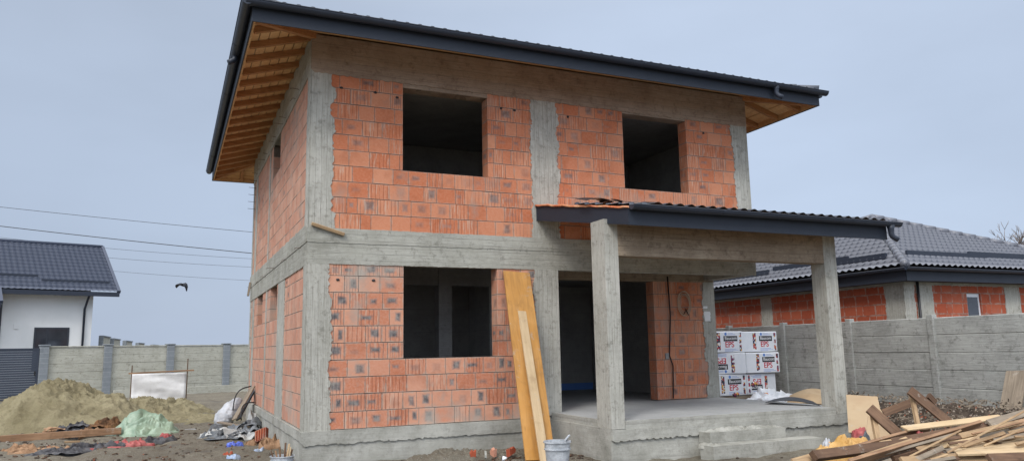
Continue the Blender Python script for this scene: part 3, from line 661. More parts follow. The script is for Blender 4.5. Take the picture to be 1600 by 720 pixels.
# wire ends and bars left sticking out of the side wall
rg = random.Random(4)
for k in range(16):
    yy = .5+k*.52+rg.random()*.2; zz = (Z3+.04 if k % 3 else Z1+.30) + rg.uniform(-.03, .03); l = rg.uniform(.08, .2)
    m = MB(); m.tube([(.02, yy, zz), (-l*.7, yy+rg.uniform(-.02, .02), zz+.01), (-l, yy+rg.uniform(-.04, .04), zz-rg.uniform(-.03, .06))], .004, 5); m.build('rebar_stub', 'steel', H)
for k in range(5):
    yy = 8.2-k*.05; zz = 5.2+k*.17; m = MB(); m.tube([(.02, yy, zz), (-.16, yy, zz+.01), (-.2, yy-.06, zz)], .005, 5); m.build('rebar_stub', 'steel', H)
for (u, z) in ((.46, 5.73), (1.0, 5.72), (1.36, 5.68), (3.2, 5.71), (3.45, 5.7), (4.5, 5.7), (7.5, 5.7), (.45, 2.70), (1.0, 2.70), (.62, 3.24), (1.4, 3.24), (2.2, 3.24), (2.9, 3.24), (3.5, 3.24)):
    m = rock(FF.p(u, z, .006), .028, u*7, 1, .4, .7); m.build('spacer_hole', 'black', H, True)
# pale patches of plaster on the recessed column
for (px, py, w, h) in ((1105, 494, .05, .20), (1101, 480, .03, .05)):
    q = onp(px, py, 1, 1.3); ragged(F2, q.x-w/2, q.x+w/2, q.z-h/2, q.z+h/2, -.003, .02, 'render_white', H, 'plaster_patch', L=.08, Rr=.07, T=.05, B=.06, seed=int(px), tooth=None, core=False)
# cable down the recessed wall with its coil: parts of the wiring
q = onp(1068, 474, 1, 1.28); wc = thing('cable_coil', 'coil of beige electric cable hanging on the recessed brick wall under the porch', 'cable', (q.x, 1.27, q.z))
rg = random.Random(9); pts = []
for k in range(150):
    a = k/150*2*math.pi*6; rr = 1+.17*math.sin(a*.37+1)+rg.uniform(-.01, .01)
    pts.append(Vector((q.x+.145*rr*math.cos(a), 1.262-.012*(k % 25)/25-.004, q.z+.215*rr*math.sin(a)-.02*math.sin(a*.5))))
m = MB(); m.tube(pts, .006, 5); m.build('coil', 'cable', wc, True)
m = MB(); m.tube([(q.x-.03, 1.25, q.z-.22), (q.x+.02, 1.23, q.z-.12), (q.x+.05, 1.22, q.z-.2), (q.x, 1.24, q.z-.1), (q.x+.08, 1.235, q.z-.24)], .007, 6); m.build('cable_ends', 'cable_dark', wc, True)
ca, cb, cc = onp(1043, 432, 1, 1.27), onp(1046, 555, 1, 1.27), onp(1052, 622, 1, 1.27); wd = thing('wall_cable', 'dark cable running down the recessed brick wall through a junction box', 'cable', (cb.x, 1.27, cb.z))
m = MB(); m.tube([(ca.x, 1.27, ca.z), (ca.x+.02, 1.268, (ca.z+cb.z)/2), (cb.x, 1.268, cb.z), (cb.x+.07, 1.262, cb.z-.2), (cb.x+.06, 1.266, cb.z-.45), (cc.x, 1.268, cc.z)], .014, 6); m.build('cable', 'cable_dark', wd, True)
m = MB(); m.box(F2, cb.x-.09, cb.x-.01, cb.z-.07, cb.z+.05, .005, .035); m.build('junction_box', 'conc_in', wd, bevel=.004)
# ------------------------------------------------------------------ ground
def axis_pts(lo, a, b, hi, st, grow=1.35):
    p = []; x = a
    while x < b: p.append(x); x += st
    q = [b]; s = st
    while q[-1] < hi: s *= grow; q.append(q[-1]+s)
    l = [a]; s = st
    while l[-1] > lo: s *= grow; l.append(l[-1]-s)
    return l[:0:-1] + p + q
gx = axis_pts(-700, -9, 14, 700, .09); gy = axis_pts(-300, -8, 14, 900, .11)
def gh(x, y):
    h = .05*fnz(x*.35, y*.35, 1) + .034*fnz(x*1.3, y*1.3, 4) + .032*fnz(x*3.4, y*3.4, 7) + .018*fnz(x*8, y*8, 9)
    if -6 < x < 1: h -= .05*math.exp(-((x+2.9+.35*y*.25)/.16)**2)*min(1, max(0, y)) + .05*math.exp(-((x+1.5+.35*y*.25)/.16)**2)*min(1, max(0, y))
    h += .22*max(0, min(1, (x-9.2)/2.5))*max(0, min(1, (14-abs(y))/4))
    if -1.4 < x < 0: h += .03*ridge(x*2, y*1.2, 3)-.03
    return h
V = [(x, y, gh(x, y)) for y in gy for x in gx]; nx = len(gx)
Fc = [(r*nx+c, r*nx+c+1, (r+1)*nx+c+1, (r+1)*nx+c) for r in range(len(gy)-1) for c in range(nx-1)]
me = bpy.data.meshes.new('ground'); me.from_pydata(V, [], Fc); me.materials.append(MAT['ground']); me.polygons.foreach_set('use_smooth', [True]*len(Fc))
o = bpy.data.objects.new('ground', me); COL.objects.link(o); o['kind'] = 'structure'
# gravel and clods strewn on the mud
rg = random.Random(5); m = MB()
for k in range(1500):
    t = rg.random()
    if t < .45: x, y = rg.uniform(-5.5, 0), rg.uniform(-.5, 9)
    elif t < .6: x, y = rg.uniform(.1, 4), rg.uniform(-1.6, -.08)
    else: x, y = rg.uniform(5, 12), rg.uniform(-5.5, 1) 
    if 3.9 < x < 8.7 and y > -2.6: continue
    r = rg.choice((.012, .018, .025, .035)) ; z = gh(x, y)
    p = rock((x, y, z+r*.2), r*rg.uniform(.6, 1.2), k, rg.uniform(.7, 1.5), 1, .6); b = len(m.v); m.v += p.v; m.f += [tuple(b+q for q in f) for f in p.f]; m.uv += p.uv; m.c += p.c
o = m.build('gravel', 'rubble'); o['kind'] = 'stuff'; tag(o, 'small stones and clods strewn over the muddy ground', 'gravel', None, 'stuff')
rg = random.Random(6); m = MB()
for k in range(260):
    x, y = (rg.uniform(-5, -.2), rg.uniform(0, 7)) if k % 2 else (rg.uniform(1.6, 3.9), rg.uniform(-1.2, -.15))
    a = rg.random()*6.28; l = rg.uniform(.02, .09); z = gh(x, y)+.015
    m.bar((x, y, z), (x+l*math.cos(a), y+l*math.sin(a), z+rg.uniform(-.01, .02)), rg.uniform(.01, .04), rg.uniform(.006, .02))
tag(m.build('wood_and_brick_chips', 'wood_brown'), 'brown chips of wood and brick scattered on the mud', 'debris', None, 'stuff')
# ------------------------------------------------------------------ sand, rags and sheets on the left
def G(px, py): return onz(px, py, 0)
o = heap((-4.02, 9.9, -.02), 1.95, 2.25, 1.18, .1, 2, .13, 2.6, .18, 1.1, 80, 190, cloth=False).build('sand_heap', 'sand', None, True); place(o, (-4.02, 9.9, 0)); tag(o, 'tall heap of yellowish sand in front of the dark slatted gate', 'sand heap')
o = heap((-2.2, 12.0, -.02), 1.45, 1.6, .56, .3, 5, .13, 3.0, .2, .9, 60, 150, cloth=False).build('sand_heap', 'sand', None, True); place(o, (-2.5, 12.0, 0)); tag(o, 'low heap of darker sand between the tall sand heap and the white screen', 'sand heap')
o = heap((-1.3, 9.9, -.03), 1.1, 1.5, .14, .3, 9, .06, 3, .3, .8, 40, 110, cloth=False).build('sand_spread', 'sand', None, True); place(o, (-1.3, 9.9, 0)); tag(o, 'thin spread of sand on the mud near the grey sacks', 'sand')
o = heap((-2.28, 6.75, 0), .74, .45, .44, .0, 13, .055, 4.2, .14, .42, 80, 220, bumps=[(-.65, -.1, .45, .2), (-.2, .1, .62, .5), (.12, .15, .6, .5), (.42, .1, .45, .38), (.75, .2, .35, .24), (.45, -.55, .42, .22), (-.15, -.5, .4, .3)]).build('green_tarpaulin', 'green', None, True); place(o, (-2.32, 6.75, 0)); tag(o, 'crumpled pale green plastic tarpaulin heaped on the mud', 'tarpaulin')
o = heap((-3.55, 6.95, 0), .62, .28, .26, .05, 23, .07, 6, .3, .6, 40, 120).build('rag_heap', 'dark_rag', None, True); place(o, (-3.55, 6.95, 0)); tag(o, 'heap of black and grey rags behind the long timber', 'rags')
o = heap((-3.0, 7.2, 0), .42, .25, .34, .05, 33, .09, 6, .35, .6, 36, 110).build('rag_heap', 'brown_rag', None, True); place(o, (-3.0, 7.2, 0)); tag(o, 'dark brown crumpled rags against the green tarpaulin', 'rags')
o = heap((-3.95, 6.85, 0), .26, .18, .2, .05, 43, .07, 7, .35, .6, 30, 90).build('rag_heap', 'tan_rag', None, True); place(o, (-3.95, 6.85, 0)); tag(o, 'tan crumpled rag at the left foot of the yellow hose arch', 'rags')
o = heap((-3.25, 6.68, 0), .2, .1, .2, .3, 53, .06, 8, .35, .6, 24, 70).build('rag_heap', 'tan_rag', None, True); place(o, (-3.25, 6.68, 0)); tag(o, 'small tan rag on the black rags behind the timber', 'rags')
plank('timber_beam', 'wood_red', (-5.7, 6.35, .06), (-2.66, 6.5, .1), .10, .13, 'long reddish timber beam lying on the mud before the rags', 'timber')
plank('board', 'wood_red', (-4.2, 6.58, .05), (-3.0, 6.75, .10), .10, .025, 'thin light board just behind the long timber beam', 'board')
a, b = G(52, 678), G(142, 668); pts = []
for k in range(25):
    t = k/24; p = a.lerp(b, t); p.z = .02+.44*math.sin(math.pi*t)**.8; p.y += .1*math.sin(math.pi*t); pts.append(p)
free(MB().tube(pts, .021, 8), 'hose_arch', 'yellow_hose', 'yellow hose bent in an arch over the rags before the sand', 'hose', smooth=True)
o = heap((-3.1, 4.0, 0), .85, .28, .07, .25, 61, .05, 6, .4, .4, 36, 120).build('flat_rags', 'dark_rag', None, True); place(o, (-3.1, 4.0, 0)); tag(o, 'black tattered sheet trodden flat into the mud in the foreground', 'rags')
o = heap((-2.45, 4.15, .01), .42, .13, .09, .2, 63, .05, 8, .4, .4, 26, 90).build('red_rag', 'red_rag', None, True); place(o, (-2.45, 4.15, 0)); tag(o, 'long red rag lying flat on the black sheet', 'rag')
o = heap((-1.95, 4.8, .01), .30, .14, .08, .2, 64, .05, 8, .4, .4, 24, 80).build('flat_rags', 'dark_rag', None, True); place(o, (-1.95, 4.8, 0)); tag(o, 'small black rag beyond the long red rag', 'rags')
o = heap((-1.8, 5.05, .02), .12, .07, .09, .2, 65, .03, 8, .4, .4, 16, 50).build('red_rag', 'red_rag', None, True); place(o, (-1.8, 5.05, 0)); tag(o, 'small pinkish red scrap to the right of the long red rag', 'rag')
o = heap((-4.15, 4.6, 0), .3, .13, .1, .2, 66, .05, 8, .4, .5, 24, 80).build('tan_rag', 'tan_rag', None, True); place(o, (-4.15, 4.6, 0)); tag(o, 'tan crumpled rag in front of the long timber at lower left', 'rag')
o = heap((-3.75, 4.25, 0), .5, .16, .06, .1, 67, .04, 8, .4, .5, 24, 80).build('tan_rag', 'tan_rag', None, True); place(o, (-3.75, 4.25, 0)); tag(o, 'flat strip of tan fabric in the lower left corner', 'rag')
for k, (x, y, lx, ly, rz, mt, lb, ct) in enumerate(((-3.9, 6.75, .35, .22, .3, 'tan_rag', 'tan scrap of cloth lying at the left end of the black rags', 'rag'), (-3.45, 6.8, .4, .25, -.2, 'dark_rag', 'black scrap of sheet draped over the middle of the rags', 'rag'), (-3.2, 6.95, .35, .25, .5, 'brown_rag', 'brown scrap of cloth between black rags and tarpaulin', 'rag'), (-2.75, 4.0, .6, .25, .2, 'red_rag', 'flattened red cloth at the left end of the red rag', 'rag'), (-3.5, 3.7, .7, .3, .15, 'dark_rag', 'black cloth scrap lying flat nearest the bottom edge', 'rag'), (-4.1, 4.75, .45, .3, .2, 'tan_rag', 'tan fabric scrap beyond the tan rags at lower left', 'rag'))):
    limp_sheet(Vector((x, y, .06 if k > 2 else .22)), lx, ly, rz, 170+k, mt, lb, ct, 0, .05, .6, name='rag')
plank('stick', 'wood', (-3.55, 5.3, .05), (-3.3, 5.35, .04), .05, .03, 'short broken stick in front of the long timber beam', 'stick')
m = MB(); c = G(296, 672); m.tube([c+Vector((.12*math.cos(t), .10*math.sin(t), .02)) for t in [k*.3 for k in range(9)]], .008, 6); free(m, 'cable_scrap', 'white_bag', 'short curl of white cable on the mud beside the green tarpaulin', 'cable', smooth=True)
# framed white screen of sheeting on sticks
a, b = onz(205, 637, 0), onz(289, 637, 0); a.y = b.y = 15.2; a.x, b.x = onp(205, 610, 1, 15.2).x, onp(290, 610, 1, 15.2).x
zt_ = onp(205, 583, 1, 15.2).z; t = thing('white_screen', 'white sheet stretched between two sticks before the panel fence', 'screen', (a.x, 15.2, 0))
m = MB(); n = 20
for r in range(n+1):
    for c in range(n+1):
        u, v = c/n, r/n; m.v.append(Vector((a.x+(b.x-a.x)*u, 15.18-.02*math.sin(v*9+u*5)-.015*ridge(u*2, v*4, 2), .14+(zt_-.16)*v)))
for r in range(n):
    for c in range(n): m.f.append((r*(n+1)+c, r*(n+1)+c+1, (r+1)*(n+1)+c+1, (r+1)*(n+1)+c)); m.uv.append([(0,0)]*4); m.c.append((0,0,0))
o = m.build('sheet', 'white_sheet', t, True); md = o.modifiers.new('s', 'SOLIDIFY'); md.thickness = .004
for x, top in ((a.x-.02, zt_+.25), (b.x+.02, zt_+.42)): m = MB().tube([(x, 15.22, -.1), (x+.01, 15.22, top)], .017, 6); m.build('stick', 'wood_brown', t)
m = MB().bar((a.x-.1, 15.2, zt_+.0), (b.x+.22, 15.2, zt_+.05), .04, .045); m.build('top_rail', 'wood_red', t)
# sacks, sheets and frames leaning on the side wall
y_ = 5.2
sack(dep(338, 664, 16.6), dep(377, 622, 17.1), .25, 3, 'white_bag', 'full white plastic sack leaning on boards beside the house wall')
for k, (px, py, d, lx, ly, rz, mt, tl) in enumerate(((352, 682, 14.9, .75, .5, .1, 'slate_sheet', 0), (380, 676, 15.0, .6, .55, .5, 'slate_sheet', 0), (330, 676, 15.1, .42, .35, -.3, 'pale_sheet', 0), (362, 672, 15.0, .42, .34, .4, 'pale_sheet', .1), (390, 668, 15.1, .45, .4, -.2, 'slate_sheet', 0), (377, 664, 15.3, .5, .35, .2, 'slate_sheet', 0), (352, 667, 15.2, .45, .3, -.1, 'pale_sheet', 0), (393, 658, 15.6, .4, .35, .6, 'slate_sheet', -.1), (386, 680, 14.6, .35, .3, .9, 'pale_sheet', .2))):
    p = dep(px, py, d); p.x = min(p.x, -.05-lx*.42); p.z = max(.02, p.z)
    limp_sheet(p, lx, ly, rz, 70+k, mt, ('dark grey' if mt[0] == 's' else 'pale grey')+' folded plastic sheet in the heap at the foot of the side wall', 'sheet', tl, .085, .7, 'dark grey sheets heaped by the side wall' if mt[0] == 's' else 'pale grey sheets heaped by the side wall')
o = heap((-.7, 5.1, 0), .62, .4, .14, .0, 72, .09, 4.5, .2, .5, 50, 150).build('grey_sheeting', 'slate_sheet', None); place(o, (-.7, 5.1, 0)); tag(o, 'flat dark sheeting spread under the heap of folded sheets', 'sheeting')
plank('board', 'wood_grey', dep(366, 655, 16.2), dep(395, 604, 17.3), .13, .03, 'grey board leaning on the side wall beside the white sack', 'board', up=(-.6,-.6,.3))
plank('board', 'black', dep(372, 655, 16.4), dep(398, 607, 17.6), .10, .03, 'black plastic strip leaning beside the grey board', 'strip', up=(-.6,-.6,.3))
plank('board', 'wood_grey', dep(342, 659, 15.6), dep(388, 667, 15.2), .12, .03, 'grey board lying on the dark sheeting', 'board')
for k, (p, q, w, lb) in enumerate((((364, 640, 16.6), (392, 603, 17.4), 1, 'thin black hoop leaning left of the grey board'), ((377, 656, 16.2), (397, 628, 16.6), 1, 'thin black hoop bent between sheeting and wall'))):
    a, b = dep(*p), dep(*q); m = MB().tube([a.lerp(b, t/10)+Vector((-.1, 0, .12))*math.sin(math.pi*t/10) for t in range(11)], .014, 6); free(m, 'hoop', 'black', lb, 'hoop', smooth=True)
o = heap((-.2, 5.45, .0), .15, .3, .5, 0, 91, .04, 4, .1, .45, 24, 60).build('grey_bag', 'pale_sheet', None, True); place(o, (-.2, 5.45, 0)); tag(o, 'upright grey bag pressed against the side wall', 'bag')
# broken hollow brick, wrappers and bucket by the corner
c = onz(407, 688, .05); t = thing('broken_brick', 'broken orange hollow brick tilted by the side wall', 'brick', c); 
F = Fr(c-Vector((.1, .1, .02)), (.8, -.5, .35), (-.45, -.8, .3)); m = MB(); m.box(F, 0, .22, 0, .2, -.1, .03); m.build('brick_body', 'brick_red', t)
m = MB(); [m.box(F, .02+.05*k, .035+.05*k, .01, .19, .03, .05) for k in range(4)]; m.build('brick_ribs', 'brick', t)
def lump(name, px, py, rx, ry, h, mat, label, cat, seed, fo=.03): 
    c = onz(px, py, 0); o = heap((c.x, c.y, gh(c.x, c.y)-.01), rx, ry, h, .3, seed, fo, 9, .3, .4, 20, 60).build(name, mat, None, True); place(o, (c.x, c.y, 0)); tag(o, label, cat)
lump('blue_package', 369, 698, .13, .07, .11, 'blue', 'bright blue plastic packet on the mud near the side wall', 'packet', 101)
lump('pale_package', 367, 716, .10, .07, .10, 'bluish', 'pale blue and white packet nearest the bottom edge', 'packet', 102)
lump('orange_wrapper', 392, 694, .17, .09, .10, 'tan_rag', 'crumpled orange wrapper between the blue packet and the wall', 'wrapper', 103, .05)
lump('grey_blue_wrapper', 402, 704, .12, .05, .07, 'bluish', 'grey blue scrap below the orange wrapper', 'wrapper', 104)
lump('straw_heap', 420, 700, .22, .2, .14, 'tan_rag', 'low heap of tan straw and rubble at the side wall', 'rubble', 105, .06)
lump('brick_fragment', 346, 683, .10, .04, .05, 'brick_red', 'small red brick fragment at the edge of the dark sheeting', 'brick', 106)
lump('brick_fragment', 355, 711, .07, .05, .05, 'brick_red', 'small red brick fragment left of the pale blue packet', 'brick', 107)
def bucket(c, r, h, label, sticks=None):
    t = thing('bucket', label, 'bucket', c); m = MB(); prof = [(r*.78, 0), (r*.80, .02), (r*.95, h*.72), (r*1.03, h*.73), (r*1.03, h*.77), (r*.97, h*.78), (r*.99, h*.94), (r*1.07, h*.95), (r*1.07, h), (r*.98, h), (r*.9, h*.6), (r*.75, .02)]
    n = 28; i = 0
    for R_, z in prof:
        for k in range(n): m.v.append(Vector(c)+Vector((R_*math.cos(2*math.pi*k/n), R_*math.sin(2*math.pi*k/n), z)))
    for a in range(len(prof)-1):
        for k in range(n): q = (k+1) % n; m.f.append((a*n+k, a*n+q, a*n+n+q, a*n+n+k)); m.uv.append([(0,0)]*4); m.c.append((0,0,0))
    m.f.append(tuple(range(11*n, 12*n))); m.uv.append([(0,0)]*n); m.c.append((0,0,0))
    m.build('pail', 'bucket', t); 
    return t
c = onp(441, 700, 1, -.45); bc = Vector((-.42, -.45, 0)); bz = onp(441, 711, 1, -.45).z
bc.x = onp(441, 711, 1, -.45).x; t = bucket(bc, .155, max(bz, .2), 'dirty white bucket full of wooden stakes at the house corner')
rg = random.Random(12)
for k in range(9):
    a = rg.random()*6.28; r0 = rg.uniform(.02, .08); b0 = bc+Vector((r0*math.cos(a), r0*math.sin(a), .05)); e0 = bc+Vector(((r0+rg.uniform(.02, .13))*math.cos(a), (r0+.05)*math.sin(a), bz+rg.uniform(.06, .17)))
    plank('wooden_stake', ('wood_brown', 'wood_pale', 'wood_red')[k % 3], b0, e0, .022, .018, 'short wooden stake standing in the bucket at the house corner', 'stake', 'stakes standing in the bucket')
bc = onp(871, 700, 1, -2.35); bz = onp(871, 688, 1, -2.35).z; bc.z = 0
t = bucket(bc, .172, bz, 'white plastic bucket smeared with plaster standing before the leaning boards')
m = MB(); m.tube([bc+Vector((.12, .02, bz-.01)), bc+Vector((.17, 0, bz+.05)), bc+Vector((.19, 0, bz+.06))], .014, 6); m.build('handle_stub', 'bucket', t)
# formwork panel and plank leaning on the front wall
a = onp(807, 425, 1, -.05); fo = onp(845, 735, 1, -1.25); fo.z = 0.0
plank('formwork_panel', 'formwork', fo, a, .48, .028, 'wide orange formwork panel leaning on the front wall', 'panel', up=(0,-1,.3))
a = onp(815, 486, 1, -.33); fo2 = onp(852, 735, 1, -1.45); fo2.z = -.02
plank('leaning_plank', 'wood_pale', fo2, a, .145, .03, 'narrow pale plank leaning on the wide orange formwork panel', 'plank', up=(0,-1,.3))
a, b = onp(487, 349, 1, -.05), onp(538, 366, 1, -.05); plank('lath', 'wood', a, b, .07, .045, 'short lath lying aslant against the slab edge at the house corner', 'lath', up=(0,-.3,1))
# rubble along the front plinth
c = onz(801, 735, 0)
for k, (px, dy, sx, mt, lb) in enumerate(((797, 0, .14, 'brick_red', 'piece of broken brick by the foot of the formwork panel'), (776, .1, .10, 'brick_side', 'small pale brick shard left of the formwork panel'), (742, .15, .08, 'brick_red', 'small brick shard at the foot of the front plinth'), (757, -.05, .06, 'conc_plinth', 'grey lump of concrete among the brick shards'))):
    p = onp(px, 716, 1, -.95+dy); p.z = .05; rz = .5+k*1.3; F = Fr(p, (math.cos(rz), math.sin(rz), .25), (math.sin(rz), -math.cos(rz), .3)); m = MB()
    m.prism(F, [(0, 0), (sx, .01), (sx*1.1, .05), (sx*.7, .11), (sx*.3, .09), (-.01, .12)], -sx*.5, 0); o = m.build('brick_shard' if k < 3 else 'concrete_lump', mt, recalc=True); place(o, p); tag(o, lb, 'brick' if k < 3 else 'rubble')
p = onp(787, 716, 1, -1.1); m = MB().tube([(p.x, p.y, p.z-.03), (p.x+.02, p.y, p.z+.03)], [.03, .035], 14); free(m, 'paper_cup', 'eps', 'small white cup lying among the brick shards', 'cup', smooth=True)
o = heap((2.3, -.6, .0), 1.3, .32, .16, 0, 111, .05, 4, .2, .7, 40, 140, cloth=False).build('rubble_bank', 'ground', None, True); place(o, (2.3, -.6, 0)); tag(o, 'low bank of earth and chips along the front plinth', 'earth bank')
# ------------------------------------------------------------------ far panel fence and gate on the left
def slab_fence(name, pts, zt, base, rows, postmat, panmat, label, post=.3, cap=True, th=.06, group=None, coping=True):
    o0 = Vector((pts[0][0], pts[0][1], 0)); t = thing(name, label, 'fence', o0, group)
    for i, (x, y) in enumerate(pts):
        a = Vector((x, y, 0)); d = (Vector((*pts[min(i+1, len(pts)-1)], 0)) - Vector((*pts[max(i-1, 0)], 0))).normalized(); n = Vector((d.y, -d.x, 0))
        if n.dot(CP-a) < 0: n = -n
        F = Fr(a, d, n); m = MB(); m.box(F, -post/2, post/2, base-.4, zt, -post/2, post/2); p = m.build('post', postmat, t, bevel=.008)
        if cap: m = MB(); m.box(F, -post/2-.03, post/2+.03, zt+.002, zt+.05, -post/2-.03, post/2+.03); m.build('cap', postmat, p, bevel=.01)
    for i in range(len(pts)-1):
        a = Vector((*pts[i], 0)); b = Vector((*pts[i+1], 0)); d = (b-a); L = d.length; d.normalize(); n = Vector((d.y, -d.x, 0))
        if n.dot(CP-a) < 0: n = -n
        F = Fr(a, d, n); h = (zt-.06-base)/rows; rg = random.Random(i*7+3)
        for r in range(rows):
            m = MB(); j = rg.uniform(-.006, .006); m.box(F, post/2-.02, L-post/2+.02, base+h*r, base+h*(r+1)-.0005, -th/2+j, th/2+j); 
            m.build('panel', panmat, t, bevel=.012)
        if coping: m = MB(); m.box(F, post/2, L-post/2, zt-.055, zt-.01, -th, th); m.build('coping', panmat, t, bevel=.006)
    return t
A = onp(65, 600, 1, 23.6); B = onp(420, 600, 1, 26.6)
fl = []
for px in (65, 165, 263, 351, 436, 520):
    # points on the line A-B seen at column px
    r = ray(px, 600); r = Vector((r.x, r.y)); ab = Vector((B.x-A.x, B.y-A.y)); dx, dy = A.x-CP.x, A.y-CP.y
    tt = (dx*ab.y-dy*ab.x)/(r.x*ab.y-r.y*ab.x); fl.append((CP.x+r.x*tt, CP.y+r.y*tt))
slab_fence('panel_fence', fl, 2.08, .05, 6, 'cinder', 'fence_l', 'long beige panel fence with grey block posts behind the sand')
m = MB(); d = Vector((fl[-1][0]-fl[0][0], fl[-1][1]-fl[0][1], 0)).normalized(); m.bar(Vector((*fl[1], .12))-Vector((d.y*-1.2, d.x*1.2, 0)), Vector((*fl[-1], .12))-Vector((d.y*-1.2, d.x*1.2, 0)), .2, .34); free(m, 'kerb_wall', 'fence_l', 'low concrete kerb wall running before the panel fence', 'wall')
dirx = Vector((fl[1][0]-fl[0][0], fl[1][1]-fl[0][1], 0)).normalized(); g0 = Vector((*fl[0], 0)) - dirx*1.95
n = Vector((dirx.y, -dirx.x, 0)); F = Fr(g0, dirx, n); t = thing('slatted_gate', 'dark blue grey slatted gate left of the panel fence', 'gate', g0)
m = MB(); [m.box(F, .1, 1.72, .12+.088*k, .202+.088*k, -.015, .015) for k in range(21)]; m.build('slats', 'gate', t)
m = MB(); m.box(F, .03, .1, .05, 2.0, -.03, .03); m.box(F, 1.72, 1.79, .05, 2.0, -.03, .03); m.box(F, .1, 1.72, 1.955, 2.0, -.03, .03); m.box(F, .1, 1.72, .05, .1, -.03, .03); m.build('gate_frame', 'gate', t)
m = MB(); m.box(F, 1.66, 1.70, .95, 1.12, .016, .05); m.build('handle', 'black', t)
slab_fence('panel_fence', [(g0.x-dirx.x*3.2, g0.y-dirx.y*3.2), (g0.x-dirx.x*.16, g0.y-dirx.y*.16)], 2.08, .05, 5, 'cinder', 'fence_l', 'short beige fence bay left of the slatted gate')
# a second, stepped fence further off
for k, (px, zt_) in enumerate(((158, 2.62), (175, 2.56), (195, 2.5), (215, 2.42), (238, 2.34))):
    d0 = 38+k*3.5; c = dep(px, 530, d0); c.z = 0; u = (dep(px, 530, d0+3.2)-dep(px, 530, d0)); u.z = 0; u = u.normalized()+Vector((.12, 0, 0)); F = Fr(c, u, (u.y, -u.x, 0))
    t = thing('stepped_fence_bay', 'grey concrete bay of the stepped fence far behind the panel fence', 'fence', c, 'bays of the far stepped fence')
    m = MB(); m.box(F, 0, 3.3, -.2, zt_, -.04, .04); m.build('panel', 'fence_l', t, bevel=.01)
    m = MB(); m.box(F, -.1, .1, -.2, zt_+.05, -.1, .1); m.build('post', 'cinder', t, bevel=.01); m = MB(); m.box(F, .11, 3.3, zt_+.003, zt_+.06, -.08, .08); m.build('coping', 'cinder', t)
# ------------------------------------------------------------------ white house behind the left fence
E0 = dep(186, 457, 36); ed = Vector((-.96, -.277, 0)).normalized(); up = Vector((-.277, .96, 0)).normalized()
best = None
for i in range(10, 80):
    for j in range(10, 60):
        r, h = i*.1, j*.1; p = E0+up*r+Vector((0, 0, h)); d = p-CP; w = d.dot(CF); X = 800+FPX*d.dot(CR)/w; Y = 360-FPX*d.dot(CU)/w; e = abs(X-160)+abs(Y-387)
        if best is None or e < best[0]: best = (e, r, h)
_, rr, hh = best; pt = math.atan2(hh, rr); t = thing('white_house', 'white rendered house with dark metal tiled roof behind the left fence', 'house', (E0.x, E0.y, 0))
m = MB(); tile_face(m, E0, ed, up, 16, rr, pt, 0, 0, ns=5, wave=.23, stp=.07, amp=.013); tile_face(m, E0+up*2*rr+ed*16, -ed, -up, 16, rr, pt, 0, 0, wave=.6, ns=2)
lo = E0+ed*4.75-up*1.0-Vector((0, 0, math.tan(pt)*1.0)); tile_face(m, lo, ed, up, 11, 1.06, pt, 0, 0, ns=5, wave=.23, stp=.07, amp=.013)
rf = m.build('tiled_roof', 'tile_l', t, True)
m = MB(); m.bar(E0+Vector((0,0,.03)), E0+up*rr+Vector((0,0,hh+.03)), .14, .14, (0,0,1)); m.build('verge_trim', 'tile_l', rf); m = MB(); m.bar(lo+Vector((0,0,.03)), lo+up*1.0+Vector((0,0,math.tan(pt)+.03)), .14, .14); m.build('verge_trim', 'tile_l', rf)
m = MB(); m.tube([E0+up*rr+Vector((0,0,hh+.03)), E0+ed*16+up*rr+Vector((0,0,hh+.03))], .1, 8); m.build('ridge_cap', 'tile_l', rf, True)
m = MB(); m.bar(E0-Vector((0,0,.1))-up*.05, E0+ed*4.75-Vector((0,0,.1))-up*.05, .16, .2); m.bar(lo-Vector((0,0,.1))-up*.05, lo+ed*10-Vector((0,0,.1))-up*.05, .16, .2); m.build('gutter', 'gutter', rf)
sl = up*math.cos(pt)+Vector((0,0,math.sin(pt)))
for (s0, s1, v, bb) in ((.3, 3.1, .75, E0), (3.2, 5.4, 1.15, E0), (.3, 4, .55, lo)):
    m = MB(); m.bar(bb+ed*s0+sl*v+Vector((0,0,.09)), bb+ed*s1+sl*v+Vector((0,0,.09)), .08, .13); m.build('snow_guard', 'gutter', rf)
wa = E0+ed*.95+up*.6; wa.z = 0; Fw = Fr(wa, ed, -up); dd = 2*rr-1.2; Lw = 14; eh = E0.z-.12
m = MB(); m.box(Fw, 0, Lw, -.2, eh, -.3, 0); m.box(Fw, 0, Lw, -.2, eh, -dd, -dd+.3)
F = Fr(wa, up, -ed); m.prism(F, [(.301, -.2), (dd-.301, -.2), (dd-.301, eh), (dd/2, eh+hh-.25), (.301, eh)], -.3, 0); F = Fr(wa+ed*Lw, up, ed); m.prism(F, [(.301, -.2), (dd-.301, -.2), (dd-.301, eh), (dd/2, eh+hh-.25), (.301, eh)], -.3, 0)
m.build('wall', 'render_white', t)
q = [wa+ed*.25-up*(.5)+Vector((0,0,eh+.02)), wa+ed*.3-up*.4+Vector((0,0,eh-.2)), wa+ed*.35-up*.08+Vector((0,0,eh-.65)), wa+ed*.35-up*.08]; m = MB().tube(q, .05, 8); m.build('downpipe', 'gutter', t, True)
def along(px):                                                # distance along the wall of a sight line
    r = ray(px, 520); r = Vector((r.x, r.y)); dx, dy = wa.x-CP.x, wa.y-CP.y; tt = (dx*ed.y-dy*ed.x)/(r.x*ed.y-r.y*ed.x); p = Vector((CP.x+r.x*tt, CP.y+r.y*tt, 0)); return (p-wa).dot(ed)
u0, u1 = along(108), along(53); wn = MB(); wn.box(Fw, u0, u1, 1.1, 2.98, .002, .03); w = wn.build('window', 'frame_dark', t)
